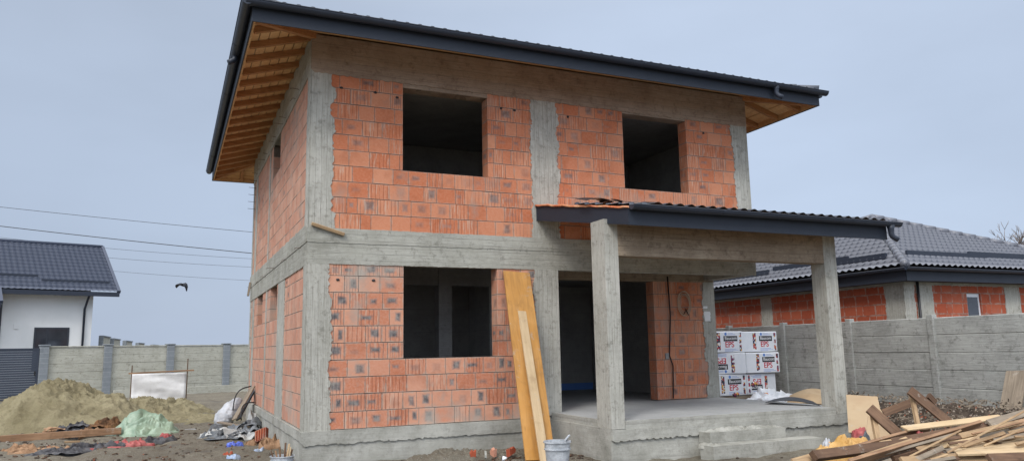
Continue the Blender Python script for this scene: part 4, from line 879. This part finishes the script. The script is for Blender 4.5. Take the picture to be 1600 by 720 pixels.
m = MB(); m.box(Fw, u0+.07, (u0+u1)/2+.15, 1.17, 2.91, .031, .036); m.build('pane', 'glass', w); m = MB(); m.box(Fw, (u0+u1)/2+.22, u1-.07, 1.17, 2.91, .031, .036); m.build('pane', 'glass', w)
m = MB(); m.box(Fw, u1+.6, u1+.8, 2.9, 3.12, .002, .03); m.build('wall_vent', 'render_white', t)
m = MB(); m.box(Fw, along(0), along(-30), .2, 4.0, .002, .06); m.build('dark_panel', 'frame_dark', t)
# ------------------------------------------------------------------ brick house behind the right fence
E1 = Vector((13.3, .42, 3.30)); s = 4.9; pt = R(24); L2 = 9.8; t = thing('brick_house', 'single storey red brick house with grey hipped metal roof on the right', 'house', (E1.x, E1.y, 0))
m = MB(); tile_face(m, E1, (1,0,0), (0,1,0), L2, s, pt, 1, 1, wave=.2, ns=8, amp=.022, stp=.06); tile_face(m, E1+Vector((0,L2,0)), (0,-1,0), (1,0,0), L2, s, pt, 1, 1, ns=8, amp=.022, stp=.06)
tile_face(m, E1+Vector((L2,0,0)), (0,1,0), (-1,0,0), L2, s, pt, 1, 1, wave=.4, ns=4); tile_face(m, E1+Vector((L2,L2,0)), (-1,0,0), (0,-1,0), L2, s, pt, 1, 1, wave=.4, ns=4)
rf = m.build('tiled_roof', 'tile_r', t, True)
for sx, sy in ((0,0), (1,0), (0,1), (1,1)):
    a = E1+Vector((sx*L2, sy*L2, .03)); d = Vector((1-2*sx, 1-2*sy, math.tan(pt))); m = MB()
    for k in range(20):
        if .02+k*.245 > s-.1: break
        m.tube([a+d*(.02+k*.245), a+d*(.02+k*.245+.25)], [.105, .085], 10)
    m.build('hip_cap', 'tile_r', rf, True)
for F in (Fr(E1-Vector((0,0,E1.z))+Vector((.05,.05,0)), (1,0,0), (0,-1,0)), Fr(E1-Vector((0,0,E1.z))+Vector((.05,.05,0)), (0,1,0), (-1,0,0))):
    m = MB(); m.box(F, .0, L2-.1, E1.z-.32, E1.z-.06, -.02, 0 if F.n.y else .003); m.build('fascia', 'fascia', rf)
m = MB(); m.abox(E1.x+.08, E1.x+L2-.1, E1.y+.08, E1.y+L2-.1, E1.z-.31, E1.z-.28); m.build('soffit', 'fascia', rf)
m = MB(); gutter(m, E1+Vector((-.05,.028,-.03)), E1+Vector((L2,.028,-.03)), .065); m.build('gutter', 'gutter', rf, True)
m = MB(); gutter(m, E1+Vector((.028,-.05,-.035)), E1+Vector((.028,L2,-.035)), .065, (-1,0,0)); g = m.build('gutter', 'gutter', rf, True)
m = MB(); outlet(m, E1+Vector((-.05,2.1,-.06)), (-1,0,0), .045, .08, (-1,-.5,0)); m.build('outlet_pipe', 'gutter', rf, True)
sl1 = Vector((0, math.cos(pt), math.sin(pt))); sl2 = Vector((math.cos(pt), 0, math.sin(pt)))
for a, b, v in ((1.0, 3.9, .8), (3.5, 6.4, 1.0), (6.0, 8, .8)): m = MB().bar(E1+Vector((a, 0, .09))+sl1*v, E1+Vector((b, 0, .09))+sl1*v, .06, .14); m.build('snow_guard', 'gutter', rf)
for a, b, v in ((1.0, 2.5, .7), (2.3, 5.0, .9), (5, 7.5, .7)): m = MB().bar(E1+Vector((0, a, .09))+sl2*v, E1+Vector((0, b, .09))+sl2*v, .06, .14); m.build('snow_guard', 'gutter', rf)
wx, wy = E1.x+.42, E1.y+.42; Fa = Fr((wx, wy, 0), (1,0,0), (0,-1,0)); Fb = Fr((wx, wy, 0), (0,1,0), (-1,0,0)); Lh = L2-.84
ua = lambda px: onp(px, 460, 1, wy).x-wx; ub = lambda px: onp(px, 470, 0, wx).y-wy
w0, w1 = ua(1510), ua(1532)
brick_wall(Fa, .3, Lh-.02, .5, 2.95, [(w0, w1, 1.7, 2.72)], t, bl=.38, mat='brick_red', seed=61); brick_wall(Fb, .3, Lh-.02, .5, 2.95, [], t, bl=.38, mat='brick_red', seed=62)
m = MB(); m.box(Fa, .0, Lh, -.1, .5, -.3, .02); m.box(Fb, .32, Lh, -.1, .5, -.3, .02); m.abox(wx+.3, wx+Lh, wy+Lh-.3, wy+Lh, -.1, 2.95); m.abox(wx+Lh-.3, wx+Lh, wy+.3, wy+Lh-.31, -.1, 2.95); m.build('base_wall', 'conc_plinth', t)
def cb(F, u0, u1, z0, z1, seed): return ragged(F, u0, u1, z0, z1, -.2, .012, 'conc_v', t, 'concrete_column', L=.05, Rr=.05, seed=seed)
cb(Fa, .0, .28, .5, 2.95, 301); ragged(Fb, -.008, .5, .5, 2.95, -.02, .014, 'conc_v', t, 'concrete_column', Rr=.06, seed=302, core=False)
cb(Fa, ua(1570), ua(1592), .5, 2.95, 303); cb(Fb, ub(1204), ub(1190), .5, 2.95, 304); cb(Fa, .42, ua(1455), .5, 2.95, 305)
for F in (Fa, Fb): ragged(F, -.01, Lh, 2.95, 3.03, -.2, .018, 'conc_h', t, 'ring_beam', B=.05, seed=306)
m = MB(); m.box(Fa, w0, w1, 1.65, 2.75, -.12, -.05); w = m.build('window', 'pvc', t); m = MB(); m.box(Fa, w0+.06, w1-.06, 1.75, 2.66, -.049, -.045); m.build('pane', 'glass', w)
m = MB(); m.box(Fa, w0+.14, w0+.24, 2.0, 2.13, -.044, -.042); m.build('sticker', 'ink_white', w)
m = MB().tube([(wx+.38, wy-.06, 3.0), (wx+.38, wy-.06, .2)], .03, 8); m.build('downpipe', 'black', t, True)
# ------------------------------------------------------------------ grey precast fence on the right
XF = 12.2; fy = lambda px: onp(px, 560, 0, XF).y
ysf = [fy(1228), fy(1330), fy(1462)]; sp = (ysf[0]-ysf[2])/2; print('fence ys', ysf)
pts = [(XF, ysf[2]+sp*k) for k in range(6, -3, -1)]
slab_fence('precast_fence', pts, 2.14, .0, 6, 'fence_r', 'fence_r', 'grey precast concrete panel fence running along the right side', post=.14, cap=False, coping=False, th=.05)
# ------------------------------------------------------------------ insulation packs
yE = 3.0; FE = Fr((0, yE, 0), (1,0,0), (0,-1,0)); uX = lambda px: onp(px, 560, 1, yE).x; zE = lambda py: onp(1170, py, 1, yE).z
zt0 = zE(517); hP = (zE(517)-zE(617))/3
def hash_(s): return (sum(ord(c)*(i+3) for i, c in enumerate(s)) % 97)/97
def pack(u0, u1, z0, z1, dj, label, flip=False, side='l', shift=0, hideprint=False):
    rz = (hash_(label)-.5)*.15; FE = Fr(Vector((u0, yE, 0))-Vector((u0*math.cos(rz), u0*math.sin(rz), 0)), (math.cos(rz), math.sin(rz), 0), (math.sin(rz), -math.cos(rz), 0))
    t = thing('insulation_pack', label, 'pack', (u0, yE, z0), 'white insulation packs stacked by the fence'); m = MB(); m.box(FE, u0, u1, z0, z1, -.48, dj); m.build('wrapper', 'eps', t, bevel=.015)
    w = u1-u0; F = FE; d = dj+.002; h = z1-z0; px = .60 if side == 'l' else 1.02
    def fx(a): return u0+(a*w if not flip else (1-a)*w)
    def fz(b): return z0+(b*h if not flip else (1-b)*h)
    def bx(a0, a1, b0, b1, mat, name, dd=0):
        m = MB(); A, B = sorted((fx(a0), fx(a1))); C_, D_ = sorted((fz(b0), fz(b1))); m.box(F, A, B, C_, D_, d-.004+dd, d+dd); m.build(name, mat, t)
    bx(.48, .85, .53, .78, 'ink_black', 'logo_box')
    text_mesh('Baucom', .115*h/.5, F, fx(.505), fz(.60), d+.001, 'ink_white', t, 'logo_lettering', flip, .001)
    text_mesh('EPS', .19*h/.5, F, fx(.51), fz(.25), d+.001, 'ink_red', t, 'red_lettering', flip, .002)
    bx(.50, .80, .15, .165, 'ink_blue', 'print_line'); bx(.50, .86, .10, .112, 'ink_blue', 'print_line'); bx(.50, .72, .055, .067, 'ink_blue', 'print_line'); bx(.60, .80, .84, .855, 'ink_blue', 'print_line'); bx(.60, .74, .895, .907, 'ink_blue', 'print_line')
    m = MB(); cx, cz = fx(.54), fz(.875); n = 14; m.prism(F, [(cx+.035*math.cos(k*6.283/n), cz+.035*math.sin(k*6.283/n)) for k in range(n)], d-.003, d); m.build('round_emblem', 'ink_blue', t)
    for a0, a1, b0, b1 in ((.30, .39, .12, .93), ): bx(a0, a1, b0, b1, 'mosaic', 'colour_mosaic')
    for b0, b1 in ((.72, .93), (.42, .6), (.06, .34)): bx(.90, .955, b0, b1, 'mosaic', 'colour_mosaic')
    return t
xm = uX(1165); xl = xm-1.14; xr = uX(1221)
rowsP = [(('top left white insulation pack with red lettering', False, 0, 0), ('top right white insulation pack, sticking out furthest to the right', False, 0, .0)),
         (('middle left white insulation pack lying upside down', True, 0, 0), ('middle right white insulation pack with red lettering', False, 0, -.08)),
         (('lower left white insulation pack partly hidden by the column', False, 0, 0), ('lower right white insulation pack lying upside down', True, 0, -.14))]
for r, (a, b) in enumerate(rowsP):
    z1 = zt0-r*hP; z0 = z1-hP+.008
    pack(xl-(.04 if r == 0 else 0)+.02*r, xm-.06+.03*r, z0, z1, (.03, -.03, .01)[r], a[0], a[1]); pack(xm-.045+.03*r, xr+b[3]-.02, z0, z1-.012, (-.03, .03, -.02)[r], b[0], b[1])
zb = zt0-3*hP
m = MB(); m.box(FE, xl, xr-.2, gh(11, 3)-.1, zb-.004, -.46, -.02); free(m, 'pallet', 'wood_grey', 'grey wooden pallet under the white insulation packs', 'pallet')
def onslab(px, py, z=.56): return onz(px, py, z)
o = heap((uX(1182), 2.55, .27), .75, .28, .30, .1, 121, .06, 5, .25, .45, 34, 90).build('torn_wrapping', 'eps', None, True); place(o, (uX(1182), 2.55, .27)); tag(o, 'torn white plastic wrapping crumpled below the insulation packs', 'wrapping')
for k, (px, dx) in enumerate(((1178, 0), (1196, .1), (1150, 0))):
    p = onp(px, 616 if k else 600, 1, 2.7-.14*k); m = rock(p, .07, 300+k, 1.4, .5, .8); o = m.build('torn_wrapping_scrap', 'mosaic', None, True); place(o, p); tag(o, 'scrap of colourful printed film on the torn white wrapping', 'wrapping', 'colourful scraps on the torn wrapping')
# boards and cardboard behind the porch
def quadboard(name, pts, th, mat, label, cat, bend=0):
    a, b, c, d = [Vector(p) for p in pts]; m = MB(); n = 10; nn = (b-a).cross(d-a).normalized()
    for s in (0, 1):
        for r in range(n+1):
            for q in range(n+1): u, v = q/n, r/n; m.v.append(a.lerp(b, u).lerp(d.lerp(c, u), v) + nn*(th*s + bend*math.sin(math.pi*u)))
    K = (n+1)**2
    def fc(*f): m.f.append(f); m.uv.append([(0,0)]*4); m.c.append((0,0,0))
    for r in range(n):
        for q in range(n):
            i = r*(n+1)+q; fc(i, i+1, i+n+2, i+n+1); fc(K+i+n+1, K+i+n+2, K+i+1, K+i)
    for q in range(n):
        fc(q, K+q, K+q+1, q+1); i = n*(n+1)+q; fc(i, i+1, K+i+1, K+i); i = q*(n+1); fc(i, i+n+1, K+i+n+1, K+i); i += n; fc(i, K+i, K+i+n+1, i+n+1)
    o = m.build(name, mat, None, recalc=True); place(o, a, b-a); return tag(o, label, cat)
quadboard('plywood_sheet', (dep(1326, 676, 11.8), dep(1384, 680, 11.6), dep(1371, 620, 12.3), dep(1322, 617, 12.5)), .015, 'ply', 'tan plywood sheet standing behind the right porch column', 'plywood')
quadboard('plywood_offcut', (dep(1352, 690, 10.9), dep(1402, 690, 10.9), dep(1376, 640, 11.3), dep(1356, 650, 11.3)), .015, 'ply', 'tan triangular plywood offcut behind the dark trestle board', 'plywood')
quadboard('cardboard_sheet', (dep(1228, 633, 14.2), dep(1300, 634, 13.2), dep(1299, 621, 13.5), dep(1235, 617, 14.6)), .01, 'card', 'flattened cardboard lying beyond the porch slab', 'cardboard', .05)
quadboard('cardboard_flap', (dep(1226, 627, 14.5), dep(1300, 628, 14.4), dep(1299, 614, 15), dep(1238, 616, 15.2)), .01, 'card', 'upright cardboard flap behind the flattened cardboard', 'cardboard', .1)
quadboard('dark_sheet', (dep(1195, 629, 13.6), dep(1282, 634, 12.9), dep(1270, 627, 13.2), dep(1208, 624, 14.1)), .008, 'black', 'dark curved sheet lying at the edge of the porch slab', 'sheet', .06)
# ------------------------------------------------------------------ timber pile at lower right
o = heap((8.3, -4.3, .0), 3.1, 1.35, .40, .12, 131, .07, 4, .12, .6, 70, 190, cloth=False).build('debris_mound', 'rubble', None, True); place(o, (8.3, -4.3, 0)); tag(o, 'dark mound of chips and rubbish under the timber pile', 'debris', None, 'stuff')
o = heap((11.2, -1.6, .1), .95, 3.6, .36, .0, 133, .09, 5, .15, .6, 60, 300, cloth=False).build('rubble_bank', 'rubble', None, True); place(o, (11.2, -1.6, 0)); tag(o, 'bank of dark soil and rubble at the foot of the precast fence', 'rubble', None, 'stuff')
rg = random.Random(8); m = MB()
for k in range(700):
    t = rg.random(); x, y = rg.uniform(10.0, 11.6), rg.uniform(-4.2, 1.2)
    z = .25+.28*max(0, 1-((x-11.2)/.9)**2)+rg.uniform(-.03, .05); a = rg.random()*6.28; l = rg.uniform(.02, .10)
    m.bar((x, y, z), (x+l*math.cos(a), y+l*math.sin(a), z+rg.uniform(-.04, .06)), rg.uniform(.008, .03), rg.uniform(.006, .02))
tag(m.build('wood_splinters', 'wood_grey'), 'pale splinters and chips on the rubble before the precast fence', 'debris', None, 'stuff')
D3 = dep
def pl(name, a, b, w, t, mat, label, cat='plank', up=(0,0,1), bend=0, group=None): return plank(name, mat, D3(*a), D3(*b), w, t, label, cat, group, up, bend)
tilt = (-.25, -.75, .6)
pl('timber', (1324, 724, 7.9), (1530, 662, 9.6), .11, .04, 'wood_red', 'long stout reddish timber lying aslant across the front of the pile', up=(.1,-.45,-.35))
pl('timber', (1316, 707, 8.6), (1452, 668, 10.2), .12, .04, 'wood_red', 'reddish timber behind the long stout one, running up to the right', up=(.1,-.5,-.3))
pl('timber', (1271, 712, 8.3), (1438, 690, 9.4), .11, .07, 'wood_brown', 'dark brown timber with notched end beside the concrete steps', up=tilt)
pl('board', (1413, 669, 9.7), (1566, 651, 10.2), .13, .022, 'wood_pale', 'pale board lying flat on top of the pile', up=(0, -.35, 1))
pl('board', (1545, 661, 9.6), (1640, 634, 10.4), .10, .03, 'wood_grey', 'grey board rising to the right edge from the pale top board', up=tilt)
pl('board', (1500, 681, 9.1), (1625, 652, 9.9), .07, .03, 'wood', 'long light batten below the grey board at right', up=tilt)
pl('board', (1505, 674, 9.4), (1610, 648, 10.2), .06, .03, 'wood_brown', 'narrow brown batten above the long light batten', up=tilt)
pl('board', (1442, 696, 8.9), (1522, 682, 9.3), .11, .025, 'wood', 'short splintered board in the middle of the pile', up=tilt)
pl('board', (1455, 700, 8.8), (1530, 684, 9.2), .06, .02, 'wood_pale', 'thin pale splinter just below the short splintered board', up=tilt)
pl('board', (1410, 722, 8.1), (1640, 706, 8.9), .12, .04, 'wood', 'light brown board along the bottom of the pile', up=tilt)
quadboard('veneer_sheet', (D3(1497, 712, 8.3), D3(1625, 708, 8.7), D3(1615, 684, 9.3), D3(1478, 695, 9.0)), .02, 'wood_pale', 'broad pale wooden sheet at the lower right corner', 'wooden sheet')
pl('board', (1575, 666, 9.6), (1600, 658, 9.7), .08, .03, 'wood_red', 'short red brown block on top of the pile near the right edge', 'block', up=tilt)
pl('board', (1500, 690, 9.1), (1608, 672, 9.8), .16, .02, 'wood_grey', 'wide grey weathered board above the broad pale sheet', up=(-.1,-.5,.8))
pl('pole', (1395, 716, 8.4), (1445, 703, 8.6), .06, .06, 'wood_brown', 'thick brown stub of a pole under the long stout timber', 'pole')
pl('board', (1240, 722, 8.2), (1276, 712, 8.5), .09, .025, 'wood', 'short light board end beside the lower concrete step', up=tilt)
pl('board', (1395, 690, 9.2), (1500, 672, 9.8), .10, .03, 'wood_brown', 'dark brown board crossing under the pale top board', up=tilt)
pl('board', (1330, 702, 8.9), (1420, 686, 9.3), .10, .02, 'wood', 'tan board between the two reddish timbers', up=(-.1,-.5,.8))
pl('board', (1545, 716, 8.1), (1650, 712, 8.4), .10, .05, 'wood_brown', 'dark timber in the very bottom right corner', up=tilt)
for k in range(36):
    x = rg.uniform(1340, 1590); t_ = rg.random(); y = 722-(x-1340)*.2+t_*34-12; d0 = 9.6-(y-655)*.022+rg.uniform(-.1, .1); l = rg.uniform(30, 150); s = rg.gauss(-.2, .16)
    pl('batten', (x, y, d0), (x+l, y+l*s, d0+l*.006+rg.uniform(-.15, .15)), rg.uniform(.018, .055), rg.uniform(.01, .03), rg.choice(('wood', 'wood_brown', 'wood_brown', 'wood_grey', 'wood_red', 'wood')), 'thin splintered batten tangled in the timber pile', 'batten', up=(rg.uniform(-.8,.8), -.6, .5), group='splintered battens in the timber pile')
# nailed trestles
t = thing('wooden_trestle', 'taller dark brown trestle of nailed boards behind the pile', 'trestle', D3(1436, 660, 10.6))
for nm, a, b, w, th, mt in (('board', (1421, 609, 10.6), (1488, 664, 10.4), .14, .035, 'wood_brown'), ('leg', (1425, 618, 10.7), (1435, 668, 10.3), .055, .05, 'wood'), ('crosspiece', (1380, 645, 10.9), (1436, 624, 10.9), .11, .03, 'wood_brown'), ('block', (1450, 617, 10.9), (1461, 629, 10.9), .09, .05, 'wood_brown')):
    plank(nm, mt, D3(*a), D3(*b), w, th, up=(-.2, -.8, .3), parent=t)
t = thing('wooden_trestle', 'lower dark trestle board with a short leg before the plywood', 'trestle', D3(1380, 690, 9.8))
for nm, a, b, w, th, mt in (('board', (1358, 637, 10.0), (1408, 682, 9.8), .15, .035, 'wood_brown'), ('leg', (1363, 642, 10.1), (1372, 690, 9.7), .07, .05, 'wood')):
    plank(nm, mt, D3(*a), D3(*b), w, th, up=(-.2, -.8, .3), parent=t)
a, b = onp(1576, 655, 0, 11.5), onp(1589, 579, 0, 12.05); plank('leaning_board', 'wood_brown', a, b, .36, .03, 'wide brown board leaning on the precast fence at the right edge', 'board', up=(-1, -.1, .3)).data.materials[0] = MAT['wood_grey']
o = heap(tuple(D3(1326, 697, 9.6)-Vector((0,0,.12))), .42, .22, .22, -.3, 141, .05, 7, .25, .45, 34, 100).build('orange_sheeting', 'yellow_foam', None, True); place(o, None); tag(o, 'crumpled orange yellow sheeting between the steps and the timber', 'sheeting')
for (px, py, d, r, mt, lb, sd) in ((1292, 689, 9.6, .07, 'white_bag', 'small crumpled white bag beside the lower step', 151), (1343, 672, 10.9, .16, 'red_rag', 'dull red rag at the foot of the plywood sheet', 152), (1352, 681, 10.5, .10, 'slate_sheet', 'small grey rag below the dull red rag', 153), (1440, 678, 9.7, .1, 'red_rag', 'red plastic scrap between the crossing timbers', 154)):
    p = D3(px, py, d); o = heap((p.x, p.y, p.z-.05), r, r*.6, .10, .2, sd, .03, 9, .3, .4, 18, 50).build('crumpled_scrap', mt, None, True); place(o, (p.x, p.y, p.z-.05)); tag(o, lb, 'scrap')
# loose metal sheets on the porch roof
for k, (px, py, l, rz, lb) in enumerate(((930, 319, .55, .2, 'bent dark metal offcut lying on the orange porch roof membrane'), (955, 322, .35, -.4, 'small dark metal offcut right of the bent one on the porch roof'), (1018, 325, .3, .3, 'curled dark metal offcut at the start of the porch tiles'))):
    yy = -1.5; p = onp(px, py, 1, yy); zz = zR+(yy-yR)*math.tan(pp)+.07; c = Vector((p.x, yy, zz)); u = Vector((math.cos(rz), math.sin(rz), 0)); v = Vector((-u.y, u.x, 0)); up3 = Vector((0, 0, 1))
    quadboard('metal_offcut', (c-u*l/2-v*.12, c+u*l/2-v*.14+up3*.02, c+u*l/2+v*.1+up3*.04, c-u*l/2+v*.15+up3*.07), .004, 'black', lb, 'metal sheet', .05)
# ------------------------------------------------------------------ bird, wires, tree
B0 = dep(287, 446, 34); t = MB()
def bp(px, py, d=0): return dep(286+(px-286)*.95, 446+(py-446)*.95, 34+d)
body = [(bp(294, 449, -.3), .01), (bp(292, 447.5, -.25), .035), (bp(289.5, 446, -.15), .05), (bp(286.5, 444.8, 0), .075), (bp(283.5, 444.5, .1), .055), (bp(281.5, 444.8, .18), .03), (bp(280.3, 445.2, .22), .008)]
t.tube([q for q, r in body], [r for q, r in body], 10)
def wing(pts):
    m = t; i = len(m.v)
    for (px, py, d, c) in pts:
        p = bp(px, py, d); q = p-CR*c*.1-CF*c*.9+CU*-.02
        m.v += [p+CU*.012, q, p-CU*.012]
    for k in range(len(pts)-1):
        for a, b in ((0,1), (1,2), (2,0)): m.f.append((i+k*3+a, i+k*3+b, i+k*3+3+b, i+k*3+3+a)); m.uv.append([(0,0)]*4); m.c.append((0,0,0))
wing([(286, 444, 0, .26), (281, 442.3, .1, .3), (278.5, 444, .15, .3), (276.5, 447.5, .2, .16), (276, 449.5, .22, .04)]); wing([(287, 444, 0, .26), (290.5, 441.5, -.1, .3), (292.5, 444.5, -.2, .3), (293, 449.5, -.25, .18), (292, 455.0, -.3, .04)])
# the wings in their real outline: arched, seen from behind
def wing2(ax, outl):
    m = MB(); top = [bp(*p) for p in outl]; return top
for outl in ([(286.5, 443.6), (283, 441.8), (279.6, 442.6), (277.5, 445.5), (275.8, 449.6), (279, 446.6), (282, 445.4), (286.5, 446.3)], [(286.5, 443.6), (290, 441.4), (292.6, 442.8), (293.8, 447), (292.6, 455), (290.8, 448.2), (289.6, 446.2), (286.5, 446.3)]):
    top = [bp(*p) for p in outl]; i = len(t.v); n = len(top); t.v += [p-CF*.012 for p in top]+[p+CF*.012 for p in top]; t.f.append(tuple(range(i, i+n))); t.uv.append([(0,0)]*n); t.c.append((0,0,0)); t.f.append(tuple(range(i+2*n-1, i+n-1, -1))); t.uv.append([(0,0)]*n); t.c.append((0,0,0))
    for k in range(n): q = (k+1) % n; t.f.append((i+k, i+n+k, i+n+q, i+q)); t.uv.append([(0,0)]*4); t.c.append((0,0,0))
o = t.build('bird', 'bird', None, recalc=True); place(o, B0); tag(o, 'black bird flying with arched wings in the sky left of the house', 'bird')
for k, (a, b, r, lb) in enumerate((((0, 325), (395, 362), .014, 'thin power line, uppermost of the wires crossing the sky'), ((0, 355), (395, 395), .022, 'thickest power line, second from the top'), ((160, 388), (395, 404), .009, 'thin power line just under the thickest one'), ((165, 403), (395, 417), .009, 'thin power line, second from the bottom'), ((175, 424), (395, 438), .008, 'faint power line, lowest of the wires'))):
    p, q = dep(*a, 45), dep(*b, 45); d = q-p; A_, B_ = p-d*1.2, q+d*1.6; pts = []
    for i in range(41):
        tt = i/40; z = A_.lerp(B_, tt); z.z += 4*.55*((tt-.5)**2-.1); pts.append(z)
    # keep the line through its two sighted points
    L = (q-p).length; f = lambda X: min(pts, key=lambda w: (w-X).length); c = (f(p)-p).z; c2 = (f(q)-q).z
    for i in range(41): pts[i].z -= c+(c2-c)*((i/40)-.316)/.263
    free(MB().tube(pts, r, 5), 'power_line', 'black', lb, 'power line', 'power lines crossing the sky on the left', smooth=True, origin=pts[20])
t = thing('bare_tree', 'leafless tree with fine twigs behind the brick house', 'tree', (0,0,0)); T0 = dep(1607, 400, 38); T0.z = 0
rg = random.Random(3); tw = MB(); tr = MB(); t.location = T0; t.location.z = 0
tr.tube([T0, T0+Vector((.1, 0, 1.5)), T0+Vector((0, .1, 3.2))], [.24, .19, .15], 10)
def grow(p, d, l, r, n):
    e = p; pts = [p]; 
    for k in range(3): d = (d+Vector((rg.uniform(-.16, .16), rg.uniform(-.16, .16), rg.uniform(-.05, .14)))).normalized(); e = e+d*l/3; pts.append(e)
    (tr if n > 4 else tw).tube(pts, [r, r*.85, r*.7, r*.6], 5 if n > 3 else 3)
    if n == 0: return
    for k in range(3 if n > 1 else 4):
        ax = Vector((rg.gauss(0, 1), rg.gauss(0, 1), rg.gauss(0, .6))).normalized(); nd = (d+ax*rg.uniform(.35, .75)).normalized()
        grow(pts[rg.choice((2, 3, 3))], nd, l*rg.uniform(.62, .85), r*.66, n-1)
for k in range(6):
    a = k*1.05; grow(T0+Vector((0, .1, 2.6+.1*k)), Vector((math.cos(a)*.7, math.sin(a)*.7, .9)).normalized(), 1.45, .09, 5)
tr.build('trunk', 'bark', t, True); tw.build('crown', 'bark', t, True)
plank('lath', 'wood_grey', onp(387.5, 462, 0, -.12), onp(391, 441, 0, -.06), .05, .03, 'short grey lath hanging at the far end of the side wall', 'lath')
# ------------------------------------------------------------------ light
sun = bpy.data.lights.new('sun', 'SUN'); so = bpy.data.objects.new('sun', sun); COL.objects.link(so)
SE, SA = 44, 225                                               # elevation, compass azimuth (from +Y clockwise) of the veiled sun
sun.energy = 1.4; sun.angle = R(16); sun.color = (1, .965, .92)
sd = Vector((math.sin(R(SA))*math.cos(R(SE)), math.cos(R(SA))*math.cos(R(SE)), math.sin(R(SE)))); so.rotation_euler = sd.to_track_quat('Z', 'Y').to_euler()
w = bpy.data.worlds.new('World'); S.world = w; w.use_nodes = True; nt = w.node_tree; n = nt.nodes; l = nt.links; bg = n['Background']
sky = n.new('ShaderNodeTexSky'); sky.sky_type = 'NISHITA'; sky.sun_disc = False; sky.sun_elevation = R(SE); sky.sun_rotation = R(SA); sky.dust_density = 4; sky.air_density = 1.2
tc = n.new('ShaderNodeTexCoord'); sp_ = n.new('ShaderNodeSeparateXYZ'); l.new(tc.outputs['Generated'], sp_.inputs[0])
cr = n.new('ShaderNodeValToRGB'); l.new(sp_.outputs[2], cr.inputs[0]); e = cr.color_ramp.elements
e[0].position = 0; e[0].color = (5.1, 6.0, 7.6, 1); e[1].position = 1; e[1].color = (13, 13.3, 13.8, 1)
for p, c in ((.12, (4.85, 5.8, 7.45, 1)), (.42, (4.9, 5.75, 7.2, 1)), (.58, (7.5, 8.1, 9.1, 1)), (.78, (11.5, 11.9, 12.5, 1))): q = e.new(p); q.color = c
# broad uneven veil of cloud
nz = n.new('ShaderNodeTexNoise'); nz.inputs['Scale'].default_value = 1.6; nz.inputs['Detail'].default_value = 5; mp = n.new('ShaderNodeMapping'); mp.inputs[3].default_value = (1, 1, 2.6); l.new(tc.outputs['Generated'], mp.inputs[0]); l.new(mp.outputs[0], nz.inputs[0])
ms = n.new('ShaderNodeMapRange'); ms.inputs[1].default_value = .3; ms.inputs[2].default_value = .7; ms.inputs[3].default_value = .91; ms.inputs[4].default_value = 1.1; l.new(nz.outputs[0], ms.inputs[0])
mx = n.new('ShaderNodeMix'); mx.data_type = 'RGBA'; mx.inputs[0].default_value = .88; l.new(sky.outputs[0], mx.inputs[6]); l.new(cr.outputs[0], mx.inputs[7])
m2 = n.new('ShaderNodeVectorMath'); m2.operation = 'SCALE'; l.new(mx.outputs[2], m2.inputs[0]); l.new(ms.outputs[0], m2.inputs['Scale'])
dt = n.new('ShaderNodeVectorMath'); dt.operation = 'DOT_PRODUCT'; l.new(tc.outputs['Generated'], dt.inputs[0]); dt.inputs[1].default_value = tuple(sd)
g1_ = n.new('ShaderNodeMapRange'); g1_.inputs[1].default_value = .15; g1_.inputs[2].default_value = 1; g1_.inputs[3].default_value = 1; g1_.inputs[4].default_value = 2.4; l.new(dt.outputs['Value'], g1_.inputs[0])
d2 = n.new('ShaderNodeVectorMath'); d2.operation = 'DOT_PRODUCT'; l.new(tc.outputs['Generated'], d2.inputs[0]); d2.inputs[1].default_value = tuple(CR)
g2_ = n.new('ShaderNodeMapRange'); g2_.inputs[1].default_value = -.5; g2_.inputs[2].default_value = .5; g2_.inputs[3].default_value = .95; g2_.inputs[4].default_value = 1.2; l.new(d2.outputs['Value'], g2_.inputs[0])
ml = n.new('ShaderNodeMath'); ml.operation = 'MULTIPLY'; l.new(g1_.outputs[0], ml.inputs[0]); l.new(g2_.outputs[0], ml.inputs[1])
m3 = n.new('ShaderNodeVectorMath'); m3.operation = 'SCALE'; l.new(m2.outputs[0], m3.inputs[0]); l.new(ml.outputs[0], m3.inputs['Scale'])
l.new(m3.outputs[0], bg.inputs[0]); bg.inputs[1].default_value = .085
S.render.engine = 'CYCLES'; S.cycles.max_bounces = 6; S.cycles.diffuse_bounces = 4
S.view_settings.view_transform = 'Standard'; S.view_settings.look = 'None'; S.view_settings.gamma = 1; S.view_settings.use_curve_mapping = False; S.view_settings.exposure = .22
